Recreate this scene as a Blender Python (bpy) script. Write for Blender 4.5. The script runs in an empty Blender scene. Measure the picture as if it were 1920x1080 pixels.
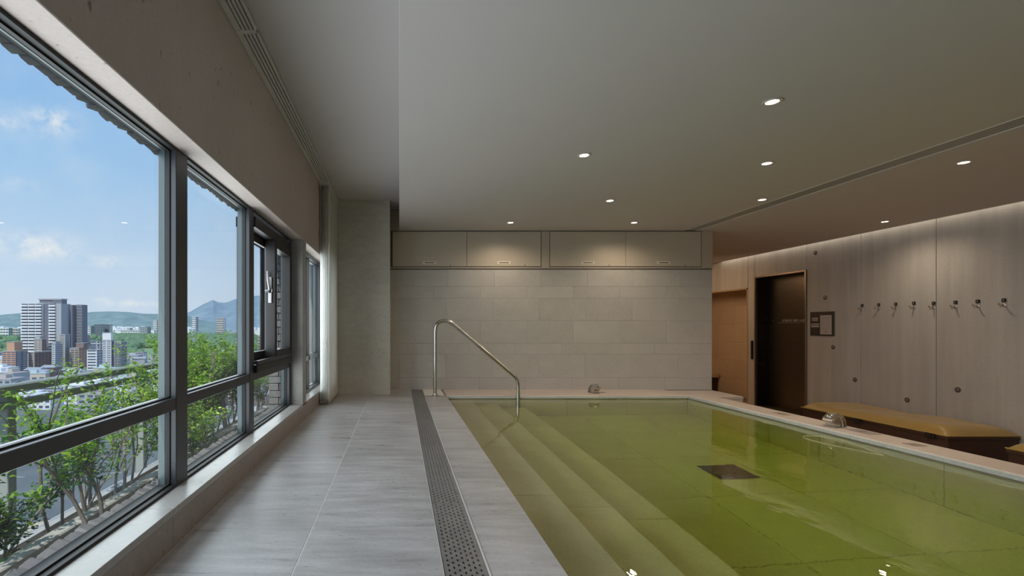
import bpy, math, random
from math import sin, cos, pi, sqrt
from mathutils import Vector, noise as mnoise

# ---------------------------------------------------------------- camera, sky, sun, lights, exposure
S = bpy.context.scene
COL = S.collection
EYE = 0.90                                   # camera height over the pool deck
cam_d = bpy.data.cameras.new('camera')
cam = bpy.data.objects.new('camera', cam_d); COL.objects.link(cam)
cam.location = (0, 0, EYE); cam.rotation_euler = (pi/2, 0, 0)
cam_d.sensor_width = 36; cam_d.lens = 900/1920*36
cam_d.shift_x = (960-749)/1920; cam_d.shift_y = (612-540)/1920
cam_d.clip_end = 30000; cam_d.clip_start = 0.02
S.camera = cam
S.view_settings.view_transform = 'Standard'; S.view_settings.look = 'None'
S.view_settings.exposure = 0.0; S.view_settings.gamma = 1
S.view_settings.use_curve_mapping = False
SKY = 1.08; SUN = 3.0; LAMP = 28.0; WIN_FILL = 3.4
S.cycles.max_bounces = 14; S.cycles.diffuse_bounces = 6; S.cycles.glossy_bounces = 5
S.cycles.transmission_bounces = 8; S.cycles.transparent_max_bounces = 24
S.cycles.sample_clamp_indirect = 6; S.cycles.caustics_refractive = True
S.cycles.caustics_reflective = False; S.cycles.blur_glossy = 0.6
S.cycles.use_denoising = True

def nn(nt, t, **kw):
    n = nt.nodes.new(t)
    for k, v in kw.items():
        if k in n.inputs.keys(): n.inputs[k].default_value = v
        else: setattr(n, k, v)
    return n

def math_n(nt, op, a, b=None, c=None, clamp=False):
    n = nt.nodes.new('ShaderNodeMath'); n.operation = op; n.use_clamp = clamp
    for i, v in enumerate((a, b, c)):
        if v is None: continue
        if isinstance(v, (int, float)): n.inputs[i].default_value = v
        else: nt.links.new(v, n.inputs[i])
    return n.outputs[0]

def mixc(nt, fac, a, b, mode='MIX'):
    n = nt.nodes.new('ShaderNodeMix'); n.data_type = 'RGBA'; n.blend_type = mode
    if isinstance(fac, (int, float)): n.inputs[0].default_value = fac
    else: nt.links.new(fac, n.inputs[0])
    for i, v in ((6, a), (7, b)):
        if isinstance(v, tuple): n.inputs[i].default_value = (*v, 1)
        else: nt.links.new(v, n.inputs[i])
    return n.outputs[2]

def ramp(nt, fac, stops):
    n = nt.nodes.new('ShaderNodeValToRGB'); e = n.color_ramp.elements
    while len(e) < len(stops): e.new(0.5)
    for i, (p, c) in enumerate(stops):
        e[i].position = p; e[i].color = (*c, 1) if isinstance(c, tuple) else (c, c, c, 1)
    nt.links.new(fac, n.inputs[0])
    return n.outputs[0]

world = bpy.data.worlds.new('world'); S.world = world; world.use_nodes = True
wt = world.node_tree; wt.nodes.clear()
tc = nn(wt, 'ShaderNodeTexCoord'); sep = nn(wt, 'ShaderNodeSeparateXYZ')
wt.links.new(tc.outputs['Generated'], sep.inputs[0])
el = math_n(wt, 'ARCSINE', sep.outputs[2]); az = math_n(wt, 'ARCTAN2', sep.outputs[0], sep.outputs[1])
grad = ramp(wt, math_n(wt, 'MULTIPLY_ADD', el, 0.637, 0.0, clamp=True),
            [(0.0, (.62, .72, .87)), (0.06, (.56, .70, .89)), (0.18, (.36, .58, .87)), (0.34, (.20, .42, .80)), (1.0, (.10, .26, .62))])
nz = nn(wt, 'ShaderNodeTexNoise', Scale=9.0, Detail=6.0, Roughness=0.6); wt.links.new(tc.outputs['Generated'], nz.inputs['Vector'])
cl = None
for (px, py, sx, sy, k) in ((100, 227, .035, .020, .8), (75, 463, .055, .022, 1.0), (200, 493, .022, .011, .8), (15, 232, .03, .015, .4),
                        (232, 570, .03, .006, .7), (282, 571, .03, .005, .7), (32, 345, .03, .012, .3), (190, 562, .012, .004, .5),
                        (380, 300, .05, .02, .15), (520, 200, .06, .03, .8), (-300, 300, .08, .03, .9), (-700, 420, .10, .03, .9)):
    dx, dz = (px-749)/900, (612-py)/900
    a0 = math.atan2(dx, 1); e0 = math.asin(dz/sqrt(1+dx*dx+dz*dz))
    u = math_n(wt, 'DIVIDE', math_n(wt, 'SUBTRACT', az, a0), sx); v = math_n(wt, 'DIVIDE', math_n(wt, 'SUBTRACT', el, e0), sy)
    r2 = math_n(wt, 'ADD', math_n(wt, 'MULTIPLY', u, u), math_n(wt, 'MULTIPLY', v, v))
    g = math_n(wt, 'MULTIPLY', math_n(wt, 'EXPONENT', math_n(wt, 'MULTIPLY', r2, -1.0)), k)
    cl = g if cl is None else math_n(wt, 'ADD', cl, g)
nz2 = nn(wt, 'ShaderNodeTexNoise', Scale=38.0, Detail=5.0, Roughness=0.62); wt.links.new(tc.outputs['Generated'], nz2.inputs['Vector'])
cf = math_n(wt, 'MULTIPLY', cl, math_n(wt, 'MULTIPLY_ADD', nz2.outputs[0], 4.2, -1.55, clamp=True), clamp=True)
wisp = math_n(wt, 'MULTIPLY', math_n(wt, 'MULTIPLY_ADD', nz.outputs[0], 2.5, -1.25, clamp=True), 0.25)
skyc = mixc(wt, math_n(wt, 'ADD', cf, wisp, clamp=True), grad, (.86, .86, .90))
skyc = mixc(wt, math_n(wt, 'MULTIPLY_ADD', sep.outputs[2], -12.0, -0.2, clamp=True), skyc, (.22, .25, .24))
bg = nn(wt, 'ShaderNodeBackground', Strength=SKY); wt.links.new(skyc, bg.inputs[0])
wo = nn(wt, 'ShaderNodeOutputWorld'); wt.links.new(bg.outputs[0], wo.inputs[0])
world.cycles.sampling_method = 'MANUAL'; world.cycles.sample_map_resolution = 512

sun_d = bpy.data.lights.new('sun', 'SUN'); sun_d.energy = SUN; sun_d.angle = 0.01; sun_d.color = (1, .95, .87)
sun = bpy.data.objects.new('sun', sun_d); COL.objects.link(sun)
sun.rotation_euler = Vector((-.12, -.66, .74)).to_track_quat('Z', 'Y').to_euler()

def area(name, loc, target, sx, sy, power, color, portal=False, spread=pi):
    d = bpy.data.lights.new(name, 'AREA'); d.shape = 'RECTANGLE'; d.size = sx; d.size_y = sy; d.energy = power; d.color = color
    d.spread = spread
    if portal: d.cycles.is_portal = True
    o = bpy.data.objects.new(name, d); COL.objects.link(o); o.location = loc
    o.rotation_euler = (Vector(target)-Vector(loc)).to_track_quat('-Z', 'Y').to_euler()
    return o
area('sky_portal', (-1.13, 2.0, .94), (0, 2.0, .94), 5.1, 1.56, 1, (1, 1, 1), portal=True)
area('sky_portal', (-1.13, 5.46, .94), (0, 5.46, .94), 1.5, 1.56, 1, (1, 1, 1), portal=True)
for yc, ln in ((1.98, 5.0), (5.46, 1.4)):      # added fill panels in the window openings, boosting the sky's light
    o = area('window_fill', (-1.118, yc, .945), (0, yc, .945), ln, 1.50, 0, (.90, .955, 1.))
    o.data.energy = WIN_FILL*ln*1.50*pi
# cove strip above the right wall and the lamps of the corridor behind the stone wall
area('cove_light', (6.86, 5.6, 2.33), (6.86, 5.6, 0), 0.05, 9.4, 6.0, (1, .86, .66))
area('corridor_lamp', (5.6, 10.2, 2.2), (6.4, 10.5, 0), 1.2, 1.6, 30, (1, .66, .38))

random.seed(7)
# ---------------------------------------------------------------- helpers
def P(px, py, Y):
    return Vector(((px-749)/900*Y, Y, EYE+(612-py)/900*Y))

class MB:
    def __init__(s): s.v = []; s.f = []; s.sm = []
    def add(s, vs, fs, smooth=False):
        b = len(s.v); s.v += [tuple(v) for v in vs]; s.f += [tuple(b+i for i in f) for f in fs]; s.sm += [smooth]*len(fs); return s
    def box(s, x0, y0, z0, x1, y1, z1):
        v = [(x, y, z) for z in (z0, z1) for y in (y0, y1) for x in (x0, x1)]
        return s.add(v, [(0, 2, 3, 1), (4, 5, 7, 6), (0, 1, 5, 4), (2, 6, 7, 3), (0, 4, 6, 2), (1, 3, 7, 5)])
    def cbox(s, x0, y0, z0, x1, y1, z1, c):
        """box with chamfered edges"""
        v = []
        for i in range(8):
            X = (x0, x1)[i & 1]; Y = (y0, y1)[i >> 1 & 1]; Z = (z0, z1)[i >> 2 & 1]
            sx, sy, sz = (1, -1)[i & 1], (1, -1)[i >> 1 & 1], (1, -1)[i >> 2 & 1]
            v += [(X, Y+sy*c, Z+sz*c), (X+sx*c, Y, Z+sz*c), (X+sx*c, Y+sy*c, Z)]
        def q(i, a): return i*3+a
        f = [(q(0,0), q(4,0), q(6,0), q(2,0)), (q(1,0), q(3,0), q(7,0), q(5,0)),
             (q(0,1), q(1,1), q(5,1), q(4,1)), (q(2,1), q(6,1), q(7,1), q(3,1)),
             (q(0,2), q(2,2), q(3,2), q(1,2)), (q(4,2), q(5,2), q(7,2), q(6,2))]
        for a, b in ((0,4),(2,6),(1,5),(3,7)): f.append((q(a,0), q(b,0), q(b,1), q(a,1)))
        for a, b in ((0,1),(2,3),(4,5),(6,7)): f.append((q(a,1), q(b,1), q(b,2), q(a,2)))
        for a, b in ((0,2),(1,3),(4,6),(5,7)): f.append((q(a,0), q(b,0), q(b,2), q(a,2)))
        for i in range(8): f.append((q(i,0), q(i,1), q(i,2)))
        return s.add(v, f)
    def tube(s, pts, r, n=10, cap=True):
        pts = [Vector(p) for p in pts]; rs = r if isinstance(r, (list, tuple)) else [r]*len(pts)
        t = (pts[1]-pts[0]).normalized(); ref = Vector((0, 0, 1)) if abs(t.z) < .9 else Vector((1, 0, 0))
        u = t.cross(ref).normalized(); vs = []
        for i, p in enumerate(pts):
            d = (pts[min(i+1, len(pts)-1)]-pts[max(i-1, 0)]).normalized()
            u = (u-d*u.dot(d)).normalized(); w = d.cross(u)
            vs += [p+(u*cos(2*pi*k/n)+w*sin(2*pi*k/n))*rs[i] for k in range(n)]
        fs = [(i*n+k, i*n+(k+1) % n, (i+1)*n+(k+1) % n, (i+1)*n+k) for i in range(len(pts)-1) for k in range(n)]
        if cap: fs += [tuple(range(n))[::-1], tuple((len(pts)-1)*n+k for k in range(n))]
        return s.add(vs, fs, True)
    def lathe(s, prof, n=24, c=(0, 0, 0), axis='Z'):
        vs = []
        for r, h in prof:
            for k in range(n):
                a = 2*pi*k/n; x, y, z = r*cos(a), r*sin(a), h
                if axis == 'X': x, y, z = z, x, y
                if axis == 'Y': x, y, z = x, z, y
                vs.append((x+c[0], y+c[1], z+c[2]))
        m = len(prof)
        fs = [(i*n+k, i*n+(k+1) % n, (i+1)*n+(k+1) % n, (i+1)*n+k) for i in range(m-1) for k in range(n)]
        fs += [tuple(range(n)), tuple((m-1)*n+k for k in range(n))]
        return s.add(vs, fs, True)
    def extrude(s, poly, ax, a, b):
        """poly: list of 2-D points; ax the axis it is extruded along"""
        n = len(poly)
        def mk(p, t): return {'X': (t, p[0], p[1]), 'Y': (p[0], t, p[1]), 'Z': (p[0], p[1], t)}[ax]
        vs = [mk(p, a) for p in poly]+[mk(p, b) for p in poly]
        fs = [(k, (k+1) % n, n+(k+1) % n, n+k) for k in range(n)]+[tuple(range(n))[::-1], tuple(n+k for k in range(n))]
        return s.add(vs, fs)
    def mesh(s, name):
        me = bpy.data.meshes.new(name); me.from_pydata(s.v, [], s.f)
        me.polygons.foreach_set('use_smooth', s.sm); me.update(); return me
    def build(s, name, mat, parent=None, smooth_angle=None, **kw):
        me = s.mesh(name); me.materials.append(mat)
        if smooth_angle is None and any(s.sm): smooth_angle = 40
        if smooth_angle: me.set_sharp_from_angle(angle=math.radians(smooth_angle))
        return ob(name, me, parent, **kw)

def ob(name, me, parent=None, loc=None, rz=None, **kw):
    o = bpy.data.objects.new(name, me); COL.objects.link(o)
    if parent is not None: o.parent = parent
    if loc is not None: o.location = loc
    if rz is not None: o.rotation_euler.z = rz
    for k, v in kw.items(): o[k] = v
    return o
def tag(o, label, cat, group=None):
    o['label'] = label; o['category'] = cat
    if group: o['group'] = group
    return o
def empty(name, loc=(0, 0, 0), rz=0, **kw):
    return ob(name, None, None, loc, rz, **kw)
def copy_tree(o, parent=None):
    c = o.copy(); COL.objects.link(c)
    if parent is not None: c.parent = parent
    for ch in o.children: copy_tree(ch, c)
    return c

_cache = {}
def piece(name, x0, y0, z0, x1, y1, z1, mat, parent, c=.0015, **kw):
    """one chamfered slab with its origin at its centre; equal sizes share mesh data"""
    dx, dy, dz = (round(b-a, 4) for a, b in ((x0, x1), (y0, y1), (z0, z1)))
    k = (dx, dy, dz, c, mat.name)
    if k not in _cache:
        m = MB().cbox(-dx/2, -dy/2, -dz/2, dx/2, dy/2, dz/2, c) if c else MB().box(-dx/2, -dy/2, -dz/2, dx/2, dy/2, dz/2)
        me = m.mesh(name); me.materials.append(mat); _cache[k] = me
    return ob(name, _cache[k], parent, ((x0+x1)/2, (y0+y1)/2, (z0+z1)/2), **kw)

# ---------------------------------------------------------------- materials
def base_mat(name):
    m = bpy.data.materials.new(name); m.use_nodes = True; nt = m.node_tree; nt.nodes.clear()
    out = nn(nt, 'ShaderNodeOutputMaterial'); b = nn(nt, 'ShaderNodeBsdfPrincipled'); nt.links.new(b.outputs[0], out.inputs[0])
    return m, nt, b, out
def plain(name, col, rough=.5, metal=0., spec=.5, **kw):
    m, nt, b, out = base_mat(name)
    b.inputs['Base Color'].default_value = (*col, 1); b.inputs['Roughness'].default_value = rough
    b.inputs['Metallic'].default_value = metal; b.inputs['Specular IOR Level'].default_value = spec
    for k, v in kw.items(): b.inputs[k].default_value = v
    return m
def stone(name, c1, c2, scale=(6, 6, 6), pits=0., rough=(.35, .55), bump=.15, rnd=.12, pitcol=(.10, .09, .08), fine=60, pscale=(38, 38, 38), metal=0., spec=.5, blot=.5):
    """world-space mottled stone: cloudy tone, fine grain, pits and a tone of its own per piece"""
    m, nt, b, out = base_mat(name)
    g = nn(nt, 'ShaderNodeNewGeometry'); oi = nn(nt, 'ShaderNodeObjectInfo')
    off = nn(nt, 'ShaderNodeVectorMath', operation='MULTIPLY_ADD'); nt.links.new(oi.outputs['Random'], off.inputs[0])
    off.inputs[1].default_value = (7.3, 3.1, 5.7); nt.links.new(g.outputs['Position'], off.inputs[2])
    def noise(sc, det, ro):
        mp = nn(nt, 'ShaderNodeMapping'); mp.inputs['Scale'].default_value = sc; nt.links.new(off.outputs[0], mp.inputs[0])
        n = nn(nt, 'ShaderNodeTexNoise', Scale=1.0, Detail=det, Roughness=ro); nt.links.new(mp.outputs[0], n.inputs['Vector']); return n.outputs[0]
    a = noise(scale, 6., .62); f = noise((fine, fine, fine), 3., .6); bl = noise((1.3, 1.3, 1.3), 3., .5)
    t = math_n(nt, 'MULTIPLY_ADD', a, 2.2, -.6, clamp=True)
    t = math_n(nt, 'ADD', math_n(nt, 'MULTIPLY', t, 1-blot), math_n(nt, 'MULTIPLY', math_n(nt, 'MULTIPLY_ADD', bl, 2.4, -.7, clamp=True), blot))
    col = mixc(nt, t, c1, c2)
    col = mixc(nt, math_n(nt, 'MULTIPLY_ADD', f, .8, -.15, clamp=True), col, mixc(nt, .5, col, (0, 0, 0)), 'MIX') if False else col
    hv = nn(nt, 'ShaderNodeHueSaturation'); nt.links.new(col, hv.inputs['Color'])
    val = math_n(nt, 'ADD', math_n(nt, 'MULTIPLY_ADD', oi.outputs['Random'], rnd, 1-rnd/2), math_n(nt, 'MULTIPLY_ADD', f, .3, -.15))
    nt.links.new(val, hv.inputs['Value']); col = hv.outputs[0]
    h = f
    if pits:
        p = noise(pscale, 2., .5)
        pm = math_n(nt, 'MULTIPLY_ADD', p, -14., 14*(.5-.22+pits*.1), clamp=True)
        pm = math_n(nt, 'MULTIPLY', pm, .75)
        col = mixc(nt, pm, col, pitcol); h = math_n(nt, 'SUBTRACT', math_n(nt, 'MULTIPLY', f, .35), pm)
    nt.links.new(col, b.inputs['Base Color'])
    nt.links.new(math_n(nt, 'MULTIPLY_ADD', a, rough[1]-rough[0], rough[0]), b.inputs['Roughness'])
    b.inputs['Metallic'].default_value = metal; b.inputs['Specular IOR Level'].default_value = spec
    if bump:
        bp = nn(nt, 'ShaderNodeBump', Strength=bump, Distance=.004); nt.links.new(h, bp.inputs['Height']); nt.links.new(bp.outputs[0], b.inputs['Normal'])
    return m
M = {}
M['floor'] = stone('limestone_floor', (.25, .238, .232), (.55, .54, .545), (3, 16, 8), pits=.5, rough=(.16, .50), bump=.22, rnd=.10, pscale=(26, 60, 40), blot=.35, pitcol=(.20, .18, .17))
M['sill'] = stone('limestone_sill', (.31, .295, .275), (.42, .405, .385), (5, 5, 5), pits=.5, rough=(.2, .45), rnd=.08, pitcol=(.2, .18, .16))
M['apron'] = stone('limestone_apron', (.27, .235, .205), (.36, .32, .285), (5, 5, 5), pits=.5, rough=(.35, .55), rnd=.08)
M['beam'] = stone('limestone_beam', (.46, .385, .355), (.54, .46, .43), (4, 4, 3), pits=.25, rough=(.5, .7), rnd=.04, pscale=(22, 30, 14), pitcol=(.12, .10, .09))
M['pillar'] = stone('limestone_pillar', (.46, .425, .365), (.66, .63, .57), (7, 7, 16), pits=.6, rough=(.5, .7), rnd=.04, pscale=(34, 34, 50), pitcol=(.15, .13, .11))
M['wall_tile'] = stone('andesite_tile', (.43, .415, .40), (.52, .51, .495), (6, 6, 8), pits=.2, rough=(.42, .62), bump=.1, rnd=.07, pscale=(60, 60, 60), pitcol=(.2, .18, .17))
M['concrete'] = stone('board_marked_concrete', (.40, .385, .372), (.58, .56, .545), (7, 7, .5), pits=0, rough=(.5, .7), bump=.12, rnd=.07, blot=.3)
M['coping'] = stone('pink_granite', (.46, .39, .35), (.60, .53, .49), (16, 16, 16), pits=0, rough=(.4, .6), rnd=.06, fine=120)
M['ceiling'] = plain('ceiling_paint', (.54, .505, .50), .75, spec=.3)
M['ceil_edge'] = plain('ceiling_edge_paint', (.66, .65, .62), .6)
M['grout'] = plain('grout', (.20, .19, .18), .8)
M['grout_light'] = plain('grout_light', (.66, .64, .62), .7)
M['pool_grout'] = plain('pool_grout', (.46, .42, .30), .8)
M['cabinet'] = plain('cabinet_laminate', (.52, .465, .39), .38)
M['cab_edge'] = plain('cabinet_trim', (.46, .40, .33), .45)
M['gap'] = plain('dark_gap', (.03, .027, .024), .8)
M['frame'] = plain('window_frame_metal', (.030, .033, .042), .36, spec=.6)
M['frame_black'] = plain('sash_metal', (.010, .009, .009), .4, spec=.5)
M['gasket'] = plain('gasket_rubber', (.012, .012, .013), .6)
M['bead'] = plain('glazing_bead', (.07, .10, .115), .35)
M['steel'] = plain('stainless_steel', (.62, .60, .57), .24, metal=1.)
M['latch'] = plain('latch_metal', (.42, .42, .43), .45, metal=.7)
M['chrome'] = plain('chrome', (.78, .77, .75), .12, metal=1.)
M['grate'] = stone('grate_steel', (.20, .195, .19), (.36, .355, .35), (20, 20, 20), rough=(.3, .5), bump=0, rnd=.1, metal=.6)
M['rail_track'] = plain('white_track', (.60, .58, .55), .5)
M['black'] = plain('matte_black', (.012, .012, .011), .5)
M['paper'] = plain('paper', (.50, .46, .44), .7)
M['ink'] = plain('ink', (.20, .17, .17), .7)
M['plate'] = plain('notice_plate', (.035, .033, .03), .45)
M['letter'] = plain('letter_white', (.62, .58, .54), .5)
M['wood'] = stone('dark_wood', (.040, .020, .015), (.075, .035, .026), (2, 14, 30), rough=(.4, .6), bump=.1, rnd=.1)
M['warm_tile'] = stone('sand_tile', (.52, .40, .28), (.60, .47, .34), (6, 6, 6), rough=(.5, .7), bump=.1, rnd=.08)
M['pool_tile'] = stone('pool_stone', (.68, .61, .40), (.80, .73, .50), (4, 5, 6), pits=0, rough=(.5, .7), bump=.1, rnd=.10, blot=.4)
M['cover'] = plain('cover_plate', (.30, .25, .225), .6)
M['scale'] = stone('lime_scale', (.50, .51, .51), (.68, .69, .69), (12, 30, 12), rough=(.35, .6), bump=.5, rnd=.1)
M['bronze'] = None

def brushed(name, c1, c2, sc, rough=.32):
    m, nt, b, out = base_mat(name)
    g = nn(nt, 'ShaderNodeNewGeometry'); mp = nn(nt, 'ShaderNodeMapping'); mp.inputs['Scale'].default_value = sc
    nt.links.new(g.outputs['Position'], mp.inputs[0]); n = nn(nt, 'ShaderNodeTexNoise', Scale=1., Detail=5., Roughness=.6)
    nt.links.new(mp.outputs[0], n.inputs['Vector']); nt.links.new(mixc(nt, n.outputs[0], c1, c2), b.inputs['Base Color'])
    b.inputs['Metallic'].default_value = .85; nt.links.new(math_n(nt, 'MULTIPLY_ADD', n.outputs[0], .2, rough-.1), b.inputs['Roughness'])
    return m
M['bronze'] = brushed('bronze_door', (.11, .092, .072), (.18, .15, .12), (1, 4, 60))
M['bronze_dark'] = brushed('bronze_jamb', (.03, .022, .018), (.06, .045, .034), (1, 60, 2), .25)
M['bronze_frame'] = brushed('bronze_frame', (.19, .15, .11), (.26, .21, .16), (2, 2, 40), .35)

def fabric(name, col, sc=900, rough=.75, wr=.4):
    m, nt, b, out = base_mat(name)
    g = nn(nt, 'ShaderNodeNewGeometry'); n = nn(nt, 'ShaderNodeTexNoise', Scale=5., Detail=4.); nt.links.new(g.outputs['Position'], n.inputs['Vector'])
    nt.links.new(mixc(nt, n.outputs[0], tuple(c*.85 for c in col), tuple(min(1, c*1.15) for c in col)), b.inputs['Base Color'])
    b.inputs['Roughness'].default_value = rough; b.inputs['Sheen Weight'].default_value = .25
    bp = nn(nt, 'ShaderNodeBump', Strength=wr, Distance=.02); nt.links.new(n.outputs[0], bp.inputs['Height']); nt.links.new(bp.outputs[0], b.inputs['Normal'])
    return m
M['cushion'] = fabric('ochre_leatherette', (.42, .27, .07), rough=.42)
M['piping'] = plain('ochre_piping', (.50, .36, .12), .6)

def sheer():
    m, nt, b, out = base_mat('sheer_panel')
    b.inputs['Base Color'].default_value = (.80, .79, .73, 1); b.inputs['Roughness'].default_value = .8
    t = nn(nt, 'ShaderNodeBsdfTranslucent'); t.inputs[0].default_value = (.93, .93, .93, 1)
    mx = nn(nt, 'ShaderNodeMixShader'); mx.inputs[0].default_value = .55
    nt.links.new(b.outputs[0], mx.inputs[1]); nt.links.new(t.outputs[0], mx.inputs[2]); nt.links.new(mx.outputs[0], out.inputs[0])
    return m
M['sheer'] = sheer()

def schlick(nt, f0=.02, k=1., nrm=None):
    g = nn(nt, 'ShaderNodeNewGeometry'); d = nn(nt, 'ShaderNodeVectorMath', operation='DOT_PRODUCT')
    nt.links.new(nrm if nrm else g.outputs['Normal'], d.inputs[0]); nt.links.new(g.outputs['Incoming'], d.inputs[1])
    c = math_n(nt, 'SUBTRACT', 1., math_n(nt, 'ABSOLUTE', d.outputs['Value']), clamp=True)
    return math_n(nt, 'MULTIPLY_ADD', math_n(nt, 'POWER', c, 5.), (1-f0)*k, f0*k, clamp=True)
def pane_mat(name, tint, f0=.06):
    m, nt, b, out = base_mat(name); nt.nodes.remove(b)
    t = nn(nt, 'ShaderNodeBsdfTransparent'); t.inputs[0].default_value = (*tint, 1)
    gl = nn(nt, 'ShaderNodeBsdfGlossy', Roughness=0.0); mx = nn(nt, 'ShaderNodeMixShader')
    nt.links.new(schlick(nt, f0, .5), mx.inputs[0]); nt.links.new(t.outputs[0], mx.inputs[1]); nt.links.new(gl.outputs[0], mx.inputs[2])
    nt.links.new(mx.outputs[0], out.inputs[0]); return m
M['glass'] = pane_mat('window_glass', (.95, .97, .96))

def water_mat():
    m, nt, b, out = base_mat('pool_water'); nt.nodes.remove(b)
    g = nn(nt, 'ShaderNodeNewGeometry')
    mp = nn(nt, 'ShaderNodeMapping'); mp.inputs['Scale'].default_value = (1., .55, 1.); nt.links.new(g.outputs['Position'], mp.inputs[0])
    n1 = nn(nt, 'ShaderNodeTexNoise', Scale=9., Detail=3., Roughness=.55); nt.links.new(mp.outputs[0], n1.inputs['Vector'])
    n2 = nn(nt, 'ShaderNodeTexNoise', Scale=2.2, Detail=2.); nt.links.new(g.outputs['Position'], n2.inputs['Vector'])
    h = math_n(nt, 'MULTIPLY', n1.outputs[0], math_n(nt, 'MULTIPLY_ADD', n2.outputs[0], 2., -.55, clamp=True))
    bp = nn(nt, 'ShaderNodeBump', Strength=.42, Distance=.006); nt.links.new(h, bp.inputs['Height'])
    gl = nn(nt, 'ShaderNodeBsdfGlass', Roughness=0., IOR=1.33); nt.links.new(bp.outputs[0], gl.inputs['Normal'])
    nt.links.new(gl.outputs[0], out.inputs['Surface'])
    va = nn(nt, 'ShaderNodeVolumeAbsorption', Density=.72); va.inputs[0].default_value = WATER_COL
    nt.links.new(va.outputs[0], out.inputs['Volume'])
    return m
WATER_COL = (.825, .955, .26, 1)
M['water'] = water_mat()

def leaf(name, c1, c2):
    m, nt, b, out = base_mat(name)
    g = nn(nt, 'ShaderNodeNewGeometry'); n = nn(nt, 'ShaderNodeTexNoise', Scale=14., Detail=2.); nt.links.new(g.outputs['Position'], n.inputs['Vector'])
    c = mixc(nt, math_n(nt, 'MULTIPLY_ADD', n.outputs[0], 2., -.5, clamp=True), c1, c2); nt.links.new(c, b.inputs['Base Color']); b.inputs['Roughness'].default_value = .45
    t = nn(nt, 'ShaderNodeBsdfTranslucent'); nt.links.new(c, t.inputs[0]); mx = nn(nt, 'ShaderNodeMixShader'); mx.inputs[0].default_value = .4
    nt.links.new(b.outputs[0], mx.inputs[1]); nt.links.new(t.outputs[0], mx.inputs[2]); nt.links.new(mx.outputs[0], out.inputs[0]); return m
M['leaf'] = leaf('leaf_green', (.018, .085, .025), (.06, .23, .045))
M['leaf_young'] = leaf('leaf_young', (.30, .62, .05), (.58, .80, .10))
M['bark'] = stone('bark', (.22, .19, .17), (.42, .38, .34), (20, 20, 40), rough=(.7, .9))
M['brick'] = stone('grey_brick', (.21, .205, .21), (.34, .335, .34), (30, 30, 30), rough=(.7, .9), bump=.8, rnd=.18, fine=90)
M['mortar'] = plain('mortar', (.38, .37, .36), .9)
M['planter'] = stone('planter_concrete', (.50, .49, .47), (.70, .69, .67), (6, 6, 6), rough=(.7, .9), pits=.5)
M['soil'] = stone('soil', (.045, .038, .03), (.10, .085, .07), (14, 14, 14), rough=(.8, 1.), bump=1.)
M['railing'] = stone('railing_paint', (.33, .36, .33), (.43, .46, .42), (9, 9, 9), rough=(.45, .6), bump=0, rnd=.03)

# ---------------------------------------------------------------- room shell
BACK = 6.864; DECK_L = -.918; WATER = -.045; POOL_L = .61; POOL_R = 3.75; POOL_B = 6.25; POOL_F = -1.6
DROP = -.645; DEPTH = WATER-1.115; ROOM_F = -4.2

floor = MB().box(-1.06, ROOM_F, -.10, .159, BACK+.1, -.0012).box(.334, ROOM_F, -.10, POOL_L-.02, BACK+.1, -.0012).build('floor', M['grout_light'], kind='structure')
# deck tiles: a narrow row by the wall, a wide row, both 1.2 m long, with pale joints
for (x0, x1, ph, g) in ((-.9165, -.3925, .55, .0010), (-.3885, .160, 2.16-1.2*5, .0010)):
    y = ph-1.2*6 if ph > 0 else ph
    while y < BACK:
        a, b = max(y, ROOM_F), min(y+1.2, BACK-.002)
        if b-a > .05: piece('tile', x0, a+g, -.02, x1, b-g, 0, M['floor'], floor, c=.0008)
        y += 1.2
yy = [ROOM_F, -2.4, -1.1, .2, 1.497, 2.797, 4.10, 5.40, POOL_B]
for a, b in zip(yy[:-1], yy[1:]): piece('coping_slab', .333, a+.001, -.04, POOL_L, b-.001, 0, M['floor'], floor, c=.002)

lower = MB().box(4.04, ROOM_F, -.80, 8.4, 13.2, DROP-.01).build('floor', M['grout'], kind='structure')
for i in range(5):
    for j in range(20):
        x0 = 4.05+i*.6; y0 = ROOM_F+.1+j*.86
        piece('tile', x0+.002, y0+.002, DROP-.02, x0+.598, y0+.858, DROP, M['warm_tile'], lower, c=.001)
MB().box(4.0, BACK+.3, -.80, 4.05, 13, DROP).build('trim', M['grout'], kind='structure')

# back wall, dressed with stone courses
wb = MB().box(-1.3, BACK+.014, -.7, 4.469, BACK+.30, 2.6).build('wall_back', M['grout'], kind='structure')
zc = lambda py: EYE+(612-py)*BACK/900
courses = [505.5, 537, 559, 601, 644, 664, 708, 731]
offs = [840, 1075, 1098, 1162, 1140, 1097, 1247]
for k in range(7):
    z1, z0 = zc(courses[k]), zc(courses[k+1]); w = .664; xo = (offs[k]-749)*BACK/900
    x = xo-w*8
    while x < 4.469:
        a, b = max(x, -.14), min(x+w, 4.468)
        if b-a > .02: piece('tile', a+.0007, BACK, z0+.0007, b-.0007, BACK+.016, z1-.0007, M['wall_tile'], wb, c=.001)
        x += w
piece('tile', 4.4695, BACK+.01, DROP, 4.476, BACK+.30, 2.262, M['wall_tile'], wb)
MB().box(-.14, BACK-.006, zc(432.5), 0.0, BACK+.013, 2.56).build('panel', M['cabinet'], wb)

# corner pillar by the curtain
MB().cbox(-1.3, 6.34, -.02, -.127, BACK+.01, 2.575, .003).build('wall_corner', M['pillar'], kind='structure')

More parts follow.
